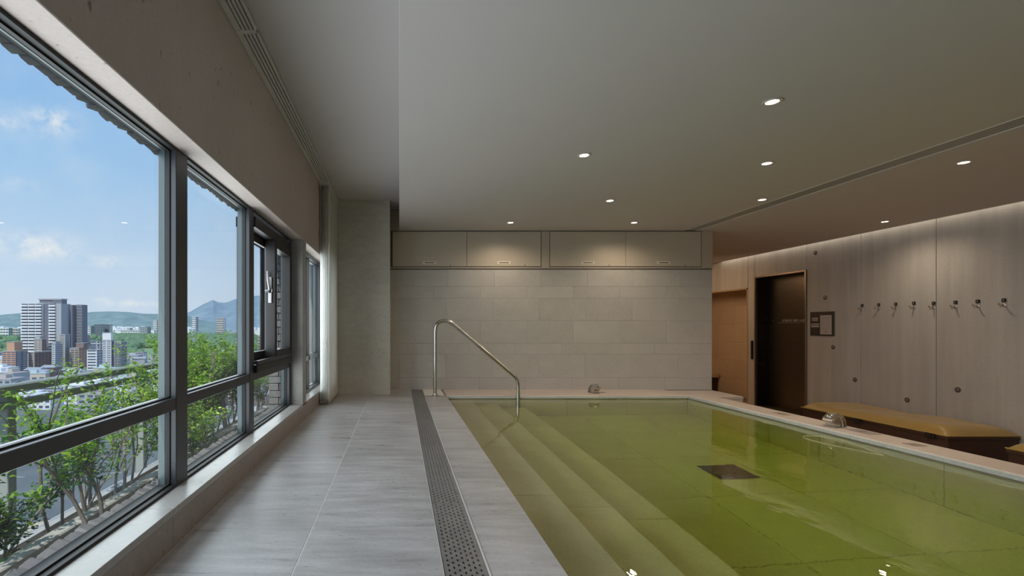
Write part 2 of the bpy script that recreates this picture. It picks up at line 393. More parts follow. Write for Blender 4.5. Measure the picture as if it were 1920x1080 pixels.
# left wall: beam over the windows, piers, apron with its sill
wl = empty('wall_left', kind='structure')
HEAD = 1.7255; SILL = .159
MB().cbox(-1.118, ROOM_F, HEAD, DECK_L, 6.36, 2.9, .003).build('beam', M['beam'], wl)
MB().cbox(-1.118, 4.56, SILL-.02, DECK_L, 4.72, HEAD+.001, .002).build('pier', M['sill'], wl)
MB().cbox(-1.20, 6.20, SILL-.02, DECK_L, 6.36, HEAD+.001, .002).build('pier', M['sill'], wl)
MB().cbox(-1.20, ROOM_F, SILL-.02, DECK_L, -.55, HEAD+.001, .002).build('pier', M['sill'], wl)
MB().box(-1.18, ROOM_F, -.7, -.94, 6.36, SILL-.03).build('apron_core', M['grout'], wl)
y = -4.15
for k in range(9):
    piece('sill_slab', -1.072, y+.001, SILL-.03, DECK_L, min(y+1.22, 6.35)-.001, SILL, M['sill'], wl, c=.0015)
    piece('apron_slab', -.945, y+.001, -.01, DECK_L-.002, min(y+1.22, 6.35)-.001, SILL-.0305, M['apron'], wl, c=.0015)
    y += 1.22
# rest of the shell, out of view: wall behind the camera and far ends
MB().box(-1.3, ROOM_F-.2, -1.4, 8.4, ROOM_F, 3.0).build('wall_front', M['ceiling'], kind='structure')

# right wall: board-marked concrete panels with recessed joints, elevator opening, niche opening
XR = 6.92
wr = empty('wall_right', kind='structure')
MB().box(XR+.03, ROOM_F, -.8, XR+.25, 8.165, 2.6).box(XR+.03, 8.165, 1.84, XR+.25, 9.33, 2.6).build('backing', M['gap'], wr)
MB().box(XR+.03, 9.33, -.8, XR+.12, 9.53, 2.6).box(XR+.03, 9.53, 1.675, XR+.12, 12.2, 2.6).build('backing', M['gap'], wr)
ys = [8.162-.98*k for k in range(13)]
jn = [8.165, 7.2, 6.19, 5.2, 4.22, 3.24, 2.26, 1.28, .30, -.68, -1.66, -2.64, -4.19]
for a, b in zip(jn[:-1], jn[1:]):
    piece('panel', XR, b+.003, DROP-.02, XR+.045, a-.003, 2.58, M['concrete'], wr, c=.003)
piece('panel', XR, 8.168, 1.838, XR+.045, 9.345, 2.58, M['concrete'], wr, c=.003)
piece('panel', XR, 9.352, DROP-.02, XR+.045, 9.53, 2.58, M['concrete'], wr, c=.003)
piece('panel', XR, 9.537, 1.668, XR+.045, 10.35, 2.58, M['concrete'], wr, c=.003)
piece('panel', XR, 10.357, 1.668, XR+.045, 12.2, 2.58, M['concrete'], wr, c=.003)
# warm niche beyond the second opening
niche = MB().box(7.43, 9.4, -.8, 7.6, 12.3, 2.3).box(XR+.12, 9.53, -.8, 7.44, 9.56, 2.3).box(XR+.12, 12.2, -.8, 7.44, 12.3, 2.3).box(XR+.12, 9.5, 1.70, 7.5, 12.3, 1.8).build('wall_niche', M['warm_tile'], kind='structure')
for i in range(5):
    for j in range(6):
        piece('tile', 7.415, 9.565+i*.53, DROP+j*.40+.001, 7.431, 9.565+i*.53+.528, min(DROP+j*.40+.399, 1.7), M['warm_tile'], niche, c=.001)
MB().box(4.0, 12.8, -.8, 8.0, 13.0, 2.7).box(4.0, BACK+.3, -.8, 4.1, 13, 2.7).build('wall_end', M['warm_tile'], kind='structure')
shelf = empty('bench', (7.1, 11.65, DROP)); tag(shelf, 'small wooden seat inside the warm-lit niche past the stone wall', 'bench')
MB().cbox(-.30, -.55, .36, .30, .54, .46, .004).build('seat', M['warm_tile'], shelf)
MB().box(-.26, -.50, .003, -.20, .50, .36).build('support', M['wood'], shelf); MB().box(.2, -.50, .003, .26, .50, .36).build('support', M['wood'], shelf)
MB().box(-.20, -.40, .06, .2, -.36, .36).build('rail', M['wood'], shelf)

# ceilings: higher strip by the windows, lower slab over the pool with a groove and a cove along the right wall
CL, CM = 2.569, 2.265
MB().box(-1.3, ROOM_F, CL, .02, BACK+.1, CL+.2).build('ceiling', M['ceiling'], kind='structure')
cm = MB().box(0, ROOM_F, CM, 4.045, BACK-.012, CL+.01).box(4.245, ROOM_F, CM, 6.80, BACK-.002, CL+.01).build('ceiling', M['ceiling'], kind='structure')
MB().box(4.24, BACK-.002, CM, 6.80, 13, CL+.01).box(4.0, ROOM_F, CL+.01, 8.2, 13, CL+.2).box(0, BACK-.02, CM+.1, 4.3, BACK+.3, CL+.1).build('ceiling_panel', M['ceiling'], cm)
MB().box(4.06, ROOM_F, CM+.003, 4.232, BACK-.02, CM+.05).build('groove_strip', plain('track_grey', (.31, .31, .30), .5), cm)
MB().box(4.045, ROOM_F, CM-.003, 4.058, BACK-.022, CM+.05).box(4.234, ROOM_F, CM-.0015, 4.245, BACK-.022, CM+.05).build('groove_edge', M['ceil_edge'], cm)
MB().box(-.002, ROOM_F, CM, 0.0, BACK-.03, CL).build('corner_bead', M['ceil_edge'], cm)
# led strip lying in the cove
cove = MB().box(6.815, .9, CL-.03, 6.835, 10.2, CL-.012).build('cove_strip', M['rail_track'])
tag(cove, 'white light strip tucked in the ceiling slot over the concrete wall', 'light strip')

# ---------------------------------------------------------------- windows
GX = -1.078
def pane(y0, y1, z0, z1, par, x=GX):
    return MB().box(x-.004, y0, z0, x+.004, y1, z1).build('pane', M['glass'], par)
def bay(par, y0, y1, z0, z1, glass=True):
    """gasket round a pane and the pane"""
    g = .007
    MB().box(GX+.004, y0, z0, GX+.020, y1, z0+g).box(GX+.004, y0, z1-g, GX+.020, y1, z1).box(GX+.004, y0, z0+g, GX+.020, y0+g, z1-g).box(GX+.004, y1-g, z0+g, GX+.020, y1, z1-g).build('gasket', M['gasket'], par)
    b = .014
    MB().box(GX-.012, y0, z0, GX-.004, y0+b, z1).box(GX-.030, y1-.003, z0, GX-.004, y1, z1).box(GX-.012, y0, z1-.004, GX-.004, y1, z1).build('glazing_bead', M['bead'], par)
    pane(y0, y1, z0, z1, par)
w1 = empty('window_1', kind='structure')
FX0, FX1 = -1.115, -1.03
T0, T1 = .515, .570
mul = [(-.55, -.50), (.06, .18), (2.216, 2.335), (3.30, 3.40), (4.50, 4.56)]
for a, b in mul:
    MB().cbox(FX0, a, SILL+.0, FX1, b, HEAD, .003).build('mullion', M['frame'], w1)
MB().cbox(FX0, -.55, HEAD-.013, FX1-.001, 4.56, HEAD, .002).build('head_rail', M['gasket'], w1)  # rail coloured black to stand in for the shade under the beam
MB().cbox(FX0, -.55, SILL, FX1-.001, 4.56, SILL+.011, .002).build('sill_rail', M['gasket'], w1)
for (a, b) in ((-.50, .06), (.18, 2.216), (2.335, 3.30), (3.40, 4.50)):
    MB().cbox(FX0, a, T0, FX1-.002, b, T1, .003).build('transom', M['frame'], w1)
    bay(w1, a, b, SILL+.011, T0)
    if a != 3.40: bay(w1, a, b, T1, HEAD-.013)
# sliding pair in the last bay
MB().cbox(-1.16, 3.40, T1, -1.005, 4.50, T1+.055, .004).build('track', M['frame_black'], w1)
MB().box(-1.115, 3.41, T1+.055, -1.105, 4.49, T1+.075).box(-1.065, 3.41, T1+.055, -1.055, 4.49, T1+.075).box(-1.02, 3.41, T1+.055, -1.005, 4.49, T1+.085).build('track_rail', M['frame'], w1)
MB().cbox(-1.16, 3.40, HEAD-.12, -1.02, 4.50, HEAD-.046, .004).build('head_track', M['frame_black'], w1)
def sash(y0, y1, x0, x1, nm):
    s = empty(nm); s.parent = w1
    z0, z1 = T1+.076, HEAD-.121; st = .06
    m = MB().cbox(x0, y0, z0, x1, y0+st, z1, .004).cbox(x0, y1-st, z0, x1, y1, z1, .004).cbox(x0, y0+st, z0, x1, y1-st, z0+.06, .004).cbox(x0, y0+st, z1-.06, x1, y1-st, z1, .004)
    m.build('sash_frame', M['frame_black'], s); pane(y0+st, y1-st, z0+.06, z1-.06, s, (x0+x1)/2)
    return s
sash(3.405, 4.03, -1.155, -1.098, 'sliding_sash')
s2 = sash(3.90, 4.495, -1.092, -1.008, 'sliding_sash')
h = MB().cbox(-1.062, 3.882, 1.09, -1.034, 3.899, 1.30, .003).build('latch_plate', M['latch'], w1)
MB().lathe([(.019, 0), (.022, .006), (.018, .02), (.008, .024)], 16, (-1.048, 3.882, 1.19), 'Y').tube([(-1.048, 3.872, 1.19), (-1.052, 3.866, 1.22), (-1.06, 3.862, 1.28), (-1.062, 3.862, 1.345)], [.009, .008, .008, .006], 8).tube([(-1.05, 3.87, 1.19), (-1.08, 3.862, 1.18)], [.009, .012], 8).build('latch_lever', M['latch'], h)
# second window beyond the pier, partly behind the panel curtain
w2 = empty('window_2', kind='structure')
for a, b in ((4.72, 4.755), (6.165, 6.20)): MB().cbox(FX0, a, SILL, FX1, b, HEAD, .003).build('jamb_rail', M['frame'], w2)
MB().cbox(FX0, 4.755, HEAD-.046, FX1, 6.165, HEAD, .003).build('head_rail', M['frame'], w2)
MB().cbox(FX0, 4.755, SILL, FX1, 6.165, SILL+.03, .003).build('sill_rail', M['frame'], w2)
MB().cbox(FX0, 4.755, T0, FX1, 6.165, T1, .003).build('transom', M['frame'], w2)
MB().cbox(FX0, 5.45, SILL+.03, FX1, 5.51, HEAD-.04, .003).build('mullion', M['frame'], w2)
for a, b in ((4.755, 5.45), (5.51, 6.165)):
    bay(w2, a, b, SILL+.030, T0); bay(w2, a, b, T1, HEAD-.046)
# ---------------------------------------------------------------- facade bricks outside
wo_ = MB().box(-1.17, -3.2, 1.79, -1.125, 4.70, 3.4).box(-1.25, 4.64, .0, -1.119, 4.72, 1.8).box(-1.26, -3.2, 1.96, -1.19, 6.6, 3.4).build('wall_facade', M['mortar'], kind='structure')
n = 0; y = .85
brk = []
for k in range(4):
    m = MB(); rr = random.Random(k)
    x0, x1, z0, z1, yy0, yy1 = -.045, .045, -.10, .10, -.029, .029
    j = lambda s=.006: rr.uniform(-s, s)
    m.cbox(x0, yy0, z0, x1, yy1, z1, .006); m.v = [(a+j(), b+j(.003), c+j(.007)) for a, b, c in m.v]
    me = m.mesh('brick'); me.materials.append(M['brick']); brk.append(me)
while y < 4.60:
    ob('brick', random.choice(brk), wo_, (-1.142+random.uniform(-.006, .006), y, 1.836+random.uniform(-.004, .004)))
    y += .0665
y = .85
while y < 4.60:
    o = ob('brick', random.choice(brk), wo_, (-1.098+random.uniform(-.006, .006), y, .088)); o.rotation_euler = (0, pi/2+.28, 0)
    y += .0665
MB().box(-1.17, -3.2, -.3, -1.118, 4.7, .03).build('sill_bed', M['mortar'], wo_)
def courses_wall(par, x0, x1, yf, z0, z1, t=.10, L=.2, step=.0675):
    z = z0; r = 0
    while z < z1:
        x = x0-(.1 if r % 2 else 0)
        while x < x1-.015:
            a, b = max(x, x0), min(x+L, x1)
            if b-a > .02: piece('brick', a+.003, yf+random.choice((0, .003, .006)), z+.004, b-.003, yf+t, z+step-.004, M['brick'], par, c=.004)
            x += L
        z += step; r += 1
courses_wall(wo_, -1.26, -1.119, 4.605, 0.08, 1.74)
ww = MB().box(-1.76, 6.61, -.62, -1.12, 6.80, 3.4).build('wall_wing', M['mortar'], kind='structure')
courses_wall(ww, -1.76, -1.12, 6.58, -.6, 2.6)

# ---------------------------------------------------------------- pool
pool = empty('pool', (0, 0, 0)); tag(pool, 'sunken stone pool with wide steps along its left side', 'pool')
pb = MB().box(POOL_L-.3, POOL_F-.2, DEPTH-.25, POOL_R+.25, POOL_B+.2, DEPTH-.02)
pb.box(POOL_L-.28, POOL_F-.2, DEPTH-.02, POOL_L-.02, POOL_B+.2, -.045).box(POOL_R+.02, POOL_F-.2, DEPTH-.02, POOL_R+.25, POOL_B+.0, -.045)
pb.box(POOL_L-.02, POOL_B+.02, DEPTH-.02, POOL_R+.02, POOL_B+.3, -.045).box(POOL_L-.02, POOL_F-.2, DEPTH-.02, POOL_R+.02, POOL_F-.02, -.045)
pb.build('basin', M['pool_grout'], pool)
TM = M['pool_tile']
def slab_grid(nm, x0, x1, y0, y1, z0, z1, nx, ny, g=.0015, skip=None):
    for i in range(nx):
        for j in range(ny):
            a, b = x0+(x1-x0)*i/nx, x0+(x1-x0)*(i+1)/nx; c, d = y0+(y1-y0)*j/ny, y0+(y1-y0)*(j+1)/ny
            piece(nm, a+g, c+g, z0, b-g, d-g, z1, TM, pool, c=.003)
steps = [(.2, .945), (.4, 1.28), (.6, 1.63)]
slab_grid('floor_tile', 1.62, POOL_R, POOL_F, POOL_B, DEPTH-.02, DEPTH, 3, 9)
prev = POOL_L-.01
for d, xn in steps:
    z = WATER-d
    MB().box(prev-.05, POOL_F, DEPTH-.01, xn-.012, POOL_B, z-.03).build('step_riser', TM, pool)
    ny = 7
    for j in range(ny):
        c_, d_ = POOL_F+(POOL_B-POOL_F)*j/ny, POOL_F+(POOL_B-POOL_F)*(j+1)/ny
        piece('step_tread', prev-.005, c_+.0015, z-.03, xn, d_-.0015, z, TM, pool, c=.003)
    prev = xn
for j in range(8):      # lining slabs of the side and far walls
    c_, d_ = POOL_F+(POOL_B-POOL_F)*j/8, POOL_F+(POOL_B-POOL_F)*(j+1)/8
    piece('wall_slab', POOL_R, c_+.002, DEPTH, POOL_R+.02, d_-.002, -.046, TM, pool, c=.002)
    piece('wall_slab', POOL_L-.02, c_+.002, WATER-.2, POOL_L, d_-.002, -.041, TM, pool, c=.002)
for j in range(4):
    c_, d_ = POOL_L+(POOL_R-POOL_L)*j/4, POOL_L+(POOL_R-POOL_L)*(j+1)/4
    piece('wall_slab', c_+.002, POOL_B, DEPTH, d_-.002, POOL_B+.02, -.046, TM, pool, c=.002)
    piece('wall_slab', c_+.002, POOL_F-.02, DEPTH, d_-.002, POOL_F, -.046, TM, pool, c=.002)
# coping: right beam and far strip
r = POOL_F-2.6; 
for a, b in ((-4.19, -2.9), (-2.9, -1.5), (-1.5, -.1), (-.1, 1.3), (1.3, 2.62), (2.62, 4.0), (4.0, 5.32), (5.32, 6.23)):
    piece('coping_slab', POOL_R+.018, a+.001, -.044, 4.05, b-.001, 0, M['coping'], pool, c=.004)
    piece('scale_lip', POOL_R, a+.001, -.038, POOL_R+.017, b-.001, -.002, M['scale'], pool, c=.004)
MB().box(POOL_R+.2, -4.19, DROP-.1, 4.042, 6.225, -.045).build('outer_wall', M['coping'], pool)
for a, b in ((.612, 1.55), (1.55, 2.6), (2.6, 3.765)):
    piece('coping_slab', a+.001, POOL_B+.0, -.044, b-.001, BACK-.001, 0, M['coping'], pool, c=.004)
    piece('scale_lip', a+.001, POOL_B-.014, -.04, b-.001, POOL_B-.0005, -.006, M['scale'], pool, c=.004)
piece('coping_slab', 3.768, 6.234, -.05, 4.469, BACK-.001, -.012, M['coping'], pool, c=.004)
MB().box(3.768, 6.235, DROP-.1, 4.46, BACK+.012, -.051).build('outer_wall', M['coping'], pool)
# floor drain
dr = tag(empty('floor_drain', (2.80, 4.10, DEPTH)), 'square dark drain plate on the pool floor', 'drain')
MB().cbox(-.165, -.16, .001, .165, .16, .012, .003).build('plate', plain('drain_plate', (.05, .035, .025), .5), dr)
m = MB()
for k in range(7): m.box(-.14, -.13+k*.04, .0125, .14, -.115+k*.04, .017)
m.build('rib', plain('drain_rib', (.07, .05, .035), .5), dr)
# water body
wm = MB(); wx0, wx1, wy0, wy1 = POOL_L-.006, POOL_R+.006, POOL_F-.006, POOL_B+.006
wm.box(wx0, wy0, DEPTH-.006, wx1, wy1, WATER)
water = wm.build('pool_water', M['water']); tag(water, 'still yellow-green mineral water filling the pool', 'water'); water['kind'] = 'stuff'

# ---------------------------------------------------------------- deck drain with slotted grates
dc = tag(empty('deck_drain', (0, 0, 0)), 'long stainless drain channel with slotted grates beside the pool', 'drain')
MB().box(.160, ROOM_F, -.10, .1635, BACK-.002, .001).box(.3245, ROOM_F, -.10, .3325, BACK-.002, .0025).box(.160, BACK-.006, -.10, .3325, BACK-.002, .001).build('frame', plain('drain_rim', (.70, .69, .68), .35, metal=.3), dc)
MB().box(.1635, ROOM_F, -.10, .3245, BACK-.006, -.092).box(.1636, ROOM_F, -.092, .1646, BACK-.006, -.02).build('channel', M['black'], dc)
L = 1.22; nx = 7; cw = .0197; cd = L/32
gm = MB(); gx0 = .185-cw/2
def cell(x, y0, y1, hole=True):
    x0, x1 = x-cw/2, x+cw/2
    out = [(x0, y0), (x, y0), (x1, y0), (x1, (y0+y1)/2), (x1, y1), (x, y1), (x0, y1), (x0, (y0+y1)/2)]
    if not hole: gm.add([(*out[i], 0) for i in (0, 2, 4, 6)], [(0, 1, 2, 3)]); return
    yc = (y0+y1)/2; hw, hl = .0042, .0085
    inn = [(x-hw*.8, yc-hl*.75), (x, yc-hl), (x+hw*.8, yc-hl*.75), (x+hw, yc), (x+hw*.8, yc+hl*.75), (x, yc+hl), (x-hw*.8, yc+hl*.75), (x-hw, yc)]
    vs = [(*p, 0) for p in out]+[(*p, 0) for p in inn]+[(*p, -.004) for p in inn]
    fs = [(k, (k+1) % 8, 8+(k+1) % 8, 8+k) for k in range(8)]+[(8+k, 8+(k+1) % 8, 16+(k+1) % 8, 16+k) for k in range(8)]
    gm.add(vs, fs)
for i in range(nx):
    x = .185+i*cw
    if i % 2 == 0:
        for j in range(32): cell(x, j*cd, (j+1)*cd)
    else:
        cell(x, 0, cd/2, False)
        for j in range(31): cell(x, (j+.5)*cd, (j+1.5)*cd)
        cell(x, 31.5*cd, L, False)
xa, xb = .185-cw/2, .185+6.5*cw
gm.add([(.1665, 0, 0), (xa, 0, 0), (xa, L, 0), (.1665, L, 0)], [(0, 1, 2, 3)]); gm.add([(xb, 0, 0), (.3225, 0, 0), (.3225, L, 0), (xb, L, 0)], [(0, 1, 2, 3)])
gm.add([(.1665, 0, 0), (.3225, 0, 0), (.3225, 0, -.02), (.1665, 0, -.02)], [(0, 1, 2, 3)]); gm.add([(.1665, L, 0), (.3225, L, 0), (.3225, L, -.02), (.1665, L, -.02)], [(0, 3, 2, 1)])
gm.add([(.1665, 0, 0), (.1665, L, 0), (.1665, L, -.02), (.1665, 0, -.02)], [(0, 3, 2, 1)]); gm.add([(.3225, 0, 0), (.3225, L, 0), (.3225, L, -.02), (.3225, 0, -.02)], [(0, 1, 2, 3)])
gmesh = gm.mesh('grate'); gmesh.materials.append(M['grate'])
for k in range(-3, 4):
    y0 = 2.443+k*1.2225
    o = ob('grate', gmesh, dc, (0, y0, -.001))
    if y0+L > BACK-.01: o.scale.y = (BACK-.01-y0)/L

# ---------------------------------------------------------------- handrail
hr = tag(empty('handrail', (.464, 6.23, 0)), 'bent stainless steel handrail going down into the pool', 'handrail')
Yh = 0.0
pts = [(0, Yh, .003), (0, Yh, .80)]
def arc(c, r, a0, a1, n):
    return [(c[0]+r*cos(math.radians(a0+(a1-a0)*k/n)), Yh, c[1]+r*sin(math.radians(a0+(a1-a0)*k/n))) for k in range(n+1)]
def pp(px, py): q = P(px, py, 6.23); return (q.x-.464, Yh, q.z)
pts = [(0, Yh, .003), pp(816, 690), pp(816, 640), pp(816, 622), pp(817, 613), pp(820, 607), pp(825, 603), pp(832, 601.5), pp(839, 602), pp(846, 605), pp(853, 610),
       pp(880, 633), pp(910, 659), pp(940, 684.5), pp(960, 701.5), pp(966, 707), pp(969.5, 713), pp(971, 720), pp(971.5, 728), pp(971.5, 745)]
pts.append((pts[-1][0], Yh, -.60+WATER+.006))
MB().tube(pts, .0245, 16).build('rail', M['steel'], hr)
MB().lathe([(.045, .001), (.045, .008), (.03, .014), (.026, .03)], 24, (0, Yh, 0)).build('flange', M['steel'], hr)

# ---------------------------------------------------------------- wall cabinets
def px_x(px, Y): return (px-749)*Y/900
YC = BACK-.004
fr = .004
def cabinet(xa, xm, xb, lab):
    c = tag(empty('wall_cabinet', (0, 0, 0)), lab, 'cabinet', 'cabinets over the stone wall')
    X = [px_x(v, YC) for v in (xa, xm, xb)]; zt, zb = EYE+(612-434)*YC/900, EYE+(612-500)*YC/900
    MB().box(X[0]-.004, YC+.004, zb-.004, X[2]+.004, BACK+.012, zt).build('body', M['gap'], c)
    for a, b, hx, lx in ((X[0], X[1], .5, .78), (X[1], X[2], .5, .78)):
        d = MB().cbox(a+.0025, YC-.012, zb+.0025, b-.0025, YC+.003, zt-.004, .0015).build('door', M['cabinet'], c)
        m_ = a+(b-a)*hx; z_ = zb+.055
        MB().cbox(m_-.092, YC-.016, z_-.020, m_+.092, YC-.0125, z_+.020, .001).build('handle', plain('handle_plate', (.80, .75, .66), .35), d)
        MB().box(m_-.070, YC-.0175, z_-.008, m_+.070, YC-.0162, z_+.008).build('handle_slot', plain('handle_shadow', (.22, .19, .15), .7), d)
        lx_ = a+(b-a)*lx
        MB().lathe([(.009, 0), (.009, .004), (.004, .005)], 12, (lx_, YC-.017, zb+.018), 'Y').build('lock', M['ink'], d)
    return c
cabinet(735.5, 875, 1014, 'beige two-door wall cabinet nearest the windows')
cabinet(1031, 1172.5, 1314, 'beige two-door wall cabinet nearest the corridor')
zt, zb = EYE+(612-433)*YC/900, EYE+(612-503.5)*YC/900
MB().box(-.14, YC-.006, zb, 4.469, BACK+.013, EYE+(612-500.3)*YC/900-.004).box(px_x(1014.6, YC)+.002, YC-.008, zb, px_x(1030.4, YC)-.002, BACK+.013, zt-.005).box(px_x(1314.6, YC)+.002, YC-.008, zb, 4.469, BACK+.013, zt-.002).build('trim_2', M['cab_edge'], kind='structure')

# ---------------------------------------------------------------- recessed downlights
EM = bpy.data.materials.new('lamp_glow'); EM.use_nodes = True; nt = EM.node_tree; nt.nodes.clear()
e = nn(nt, 'ShaderNodeEmission', Strength=18.); e.inputs[0].default_value = (1, .86, .68, 1); o_ = nn(nt, 'ShaderNodeOutputMaterial'); nt.links.new(e.outputs[0], o_.inputs[0])
M['trimring'] = plain('lamp_ring', (.62, .56, .48), .4)
lab = {(2.26, 2.91): 'round recessed downlight nearest the camera over the pool', (1.47, 3.82): 'round recessed downlight left of centre over the pool steps',
       (3.07, 4.01): 'round downlight in the third ceiling row nearest the grey ceiling groove', (2.28, 5.2): 'round downlight over the middle of the pool, closer to the windows',
       (3.9, 5.16): 'small round downlight just left of the grey ceiling groove', (1.457, 6.3): 'round downlight shining on the left wall cabinet',
       (3.08, 6.3): 'round downlight in front of the right wall cabinet', (4.69, 3.99): 'round downlight right of the ceiling groove, nearest the camera',
       (6.31, 6.24): 'round downlight close to the concrete wall and its light slot'}
dl = None
lampspots = list(lab)+[(3.07, 1.8), (4.69, 1.8)]
for (x, y) in lampspots:
    if dl is None:
        dl = empty('downlight')
        MB().lathe([(.052, -.001), (.052, -.005), (.044, -.008), (.035, -.006), (.034, -.001)], 28).build('ring', M['trimring'], dl)
        MB().lathe([(.033, -.002), (.033, -.0035), (.018, -.0045)], 24).build('lens', EM, dl)
        c = dl
    else: c = copy_tree(dl)
    c.location = (x, y, CM); tag(c, lab.get((x, y), 'round downlight above the frame, '+('over the pool' if x < 4 else 'right of the ceiling groove')), 'downlight', 'recessed ceiling downlights')
    ld = bpy.data.lights.new('downlight_beam', 'SPOT'); ld.energy = LAMP; ld.spot_size = 2.75; ld.spot_blend = 1.0; ld.shadow_soft_size = .035; ld.color = (1, .80, .58)
    lo = bpy.data.objects.new('downlight_beam', ld); COL.objects.link(lo); lo.location = (x, y, CM-.04)

# ---------------------------------------------------------------- spouts on the coping
def spout(loc, rz, label):
    s = tag(empty('water_spout', loc, rz), label, 'spout', 'steel spouts on the pool edge')
    # faces -x: hollow-fronted neck carrying a slanted square head with a button, curved fins behind
    prof = [(.040, 0), (.046, .030), (.040, .062), (.020, .088), (-.010, .098), (-.046, .082), (-.060, .058), (-.040, .050), (-.024, .030), (-.020, 0)]
    MB().extrude(prof, 'Y', -.040, .040).build('neck', M['steel'], s)
    outer = [(.098, 0), (.096, .030), (.086, .062), (.066, .092), (.040, .112), (.012, .120)]
    inner = [(.012, .108), (.036, .100), (.058, .082), (.074, .056), (.082, .028), (.084, 0)]
    for k in (-1, 1):
        MB().extrude(outer+inner, 'Y', k*.040-.010, k*.040+.010).build('side_fin', M['chrome'], s)
    MB().extrude([(x-.014, z) for x, z in outer]+[(x-.014, z) for x, z in inner], 'Y', -.030, .030).build('back_shell', M['steel'], s)
    hd = MB().cbox(-.040, -.046, -.020, .040, .046, .004, .004).lathe([(.021, .004), (.021, .008), (.013, .010)], 20)
    hd.v = [(-.022+x*.80-z*.60, y, .096+x*.60+z*.80) for x, y, z in hd.v]
    hd.build('head', M['chrome'], s)
    MB().cbox(-.035, -.055, .0005, .10, .055, .006, .002).build('base', M['steel'], s)
    return s
spout((3.885, 4.31, .001), .25, 'steel water spout on the right coping beside the bench')
spout((2.64, 6.47, .001), pi/2+.2, 'small steel water spout on the far coping before the stone wall')

def slot(px, py, w, d, label, rz=0):
    z = .9; Y = z*900/(py-612); x = (px-749)*Y/900
    s = tag(empty('cover_plate', (x, Y, .0005), rz), label, 'cover plate', 'flush plates in the pool edge')
    MB().cbox(-w/2, -d/2, 0, w/2, d/2, .002, .0005).build('plate', M['cover'], s)
    MB().box(-w*.34, -d*.12, .002, w*.34, d*.12, .0026).build('finger_slot', M['ink'], s)
slot(1618, 809.5, .12, .22, 'flush plate with finger slot on the right coping beside the spout')
slot(1715, 834, .10, .10, 'dark slot plate on the right coping nearest the camera')
slot(1465, 776, .09, .16, 'dark slot plate on the right coping before the elevator')
slot(1130, 736, .06, .06, 'tiny plate on the far coping beside the small spout')
# pale cord loop afloat by the edge
cp = []
for k in range(41):
    t = 2*pi*k/40; cp.append((3.53+.10*cos(t)+.04*sin(2*t), 3.82+.32*sin(t), WATER+.003))
cord = MB().tube(cp, .0022, 6).build('cord', plain('pale_cord', (.55, .55, .35), .6)); tag(cord, 'thin pale cord loop floating near the right pool edge', 'cord')

# ---------------------------------------------------------------- elevator
el_ = empty('door_1', kind='structure')
ya, yb, zt = 8.184, 9.309, 1.834; XD = 7.17
MB().box(XD, ya-.1, DROP-.02, XD+.06, yb+.1, zt+.1).build('door_panel', M['bronze'], el_)
MB().box(XR+.02, yb, DROP, XD, yb+.05, zt+.02).build('jamb', M['bronze_dark'], el_)
MB().box(XR+.02, ya-.05, DROP, XD, ya, zt+.02).build('jamb', M['bronze_dark'], el_)
MB().box(XR+.02, ya-.05, zt, XD+.05, yb+.05, zt+.05).build('lintel', M['bronze_dark'], el_)
MB().cbox(XR-.018, ya-.03, DROP, XR+.03, ya, zt+.03, .002).cbox(XR-.018, yb, DROP, XR+.03, yb+.03, zt+.03, .002).cbox(XR-.018, ya, zt, XR+.03, yb, zt+.03, .002).build('door_frame', M['bronze_frame'], el_)
MB().box(XR-.01, ya, DROP, XD, yb, DROP+.012).build('threshold', M['bronze_frame'], el_)
MB().cbox(XR-.030, 9.385, .26, XR-.001, 9.42, .62, .003).build('call_panel', M['black'], el_)
# band of small lettering over a fine line
zl = 1.0
MB().box(XD-.004, 8.34, zl-.035, XD-.001, 9.10, zl-.028).build('rule_line', plain('etched_line', (.34, .30, .28), .5), el_)
m = MB(); y = 8.98; rr = random.Random(3)
for n_ in (7, 4, 8):
    for k in range(n_):
        w = rr.choice((.018, .022, .026)); k2 = rr.random()
        m.box(XD-.005, y-.005, zl-.012, XD-.001, y, zl+.028)
        if k2 < .7: m.box(XD-.005, y-w, zl+.022, XD-.001, y, zl+.028)
        if k2 > .3: m.box(XD-.005, y-w, zl+.005, XD-.001, y, zl+.011)
        if k2 < .45 or k2 > .8: m.box(XD-.005, y-w, zl-.012, XD-.001, y-w+.005, zl+.028)
        if rr.random() < .5: m.box(XD-.005, y-w, zl-.012, XD-.001, y, zl-.006)
        y -= w+.009
    y -= .022
m.build('lettering', M['letter'], el_, kind='stuff')
MB().lathe([(.014, 0), (.014, .006), (.006, .008)], 12, (XD-.009, 9.20, zl+.0), 'X').build('key_lock', M['steel'], el_)
MB().box(XR-.004, 9.53, DROP, XR+.12, 9.56, 1.668).box(XR-.004, 9.53, 1.64, XR+.12, 12.2, 1.668).build('trim_3', plain('warm_trim', (.45, .33, .22), .5), kind='structure')

# ---------------------------------------------------------------- things on the concrete wall
def wy(px): return XR*900/(px-749)
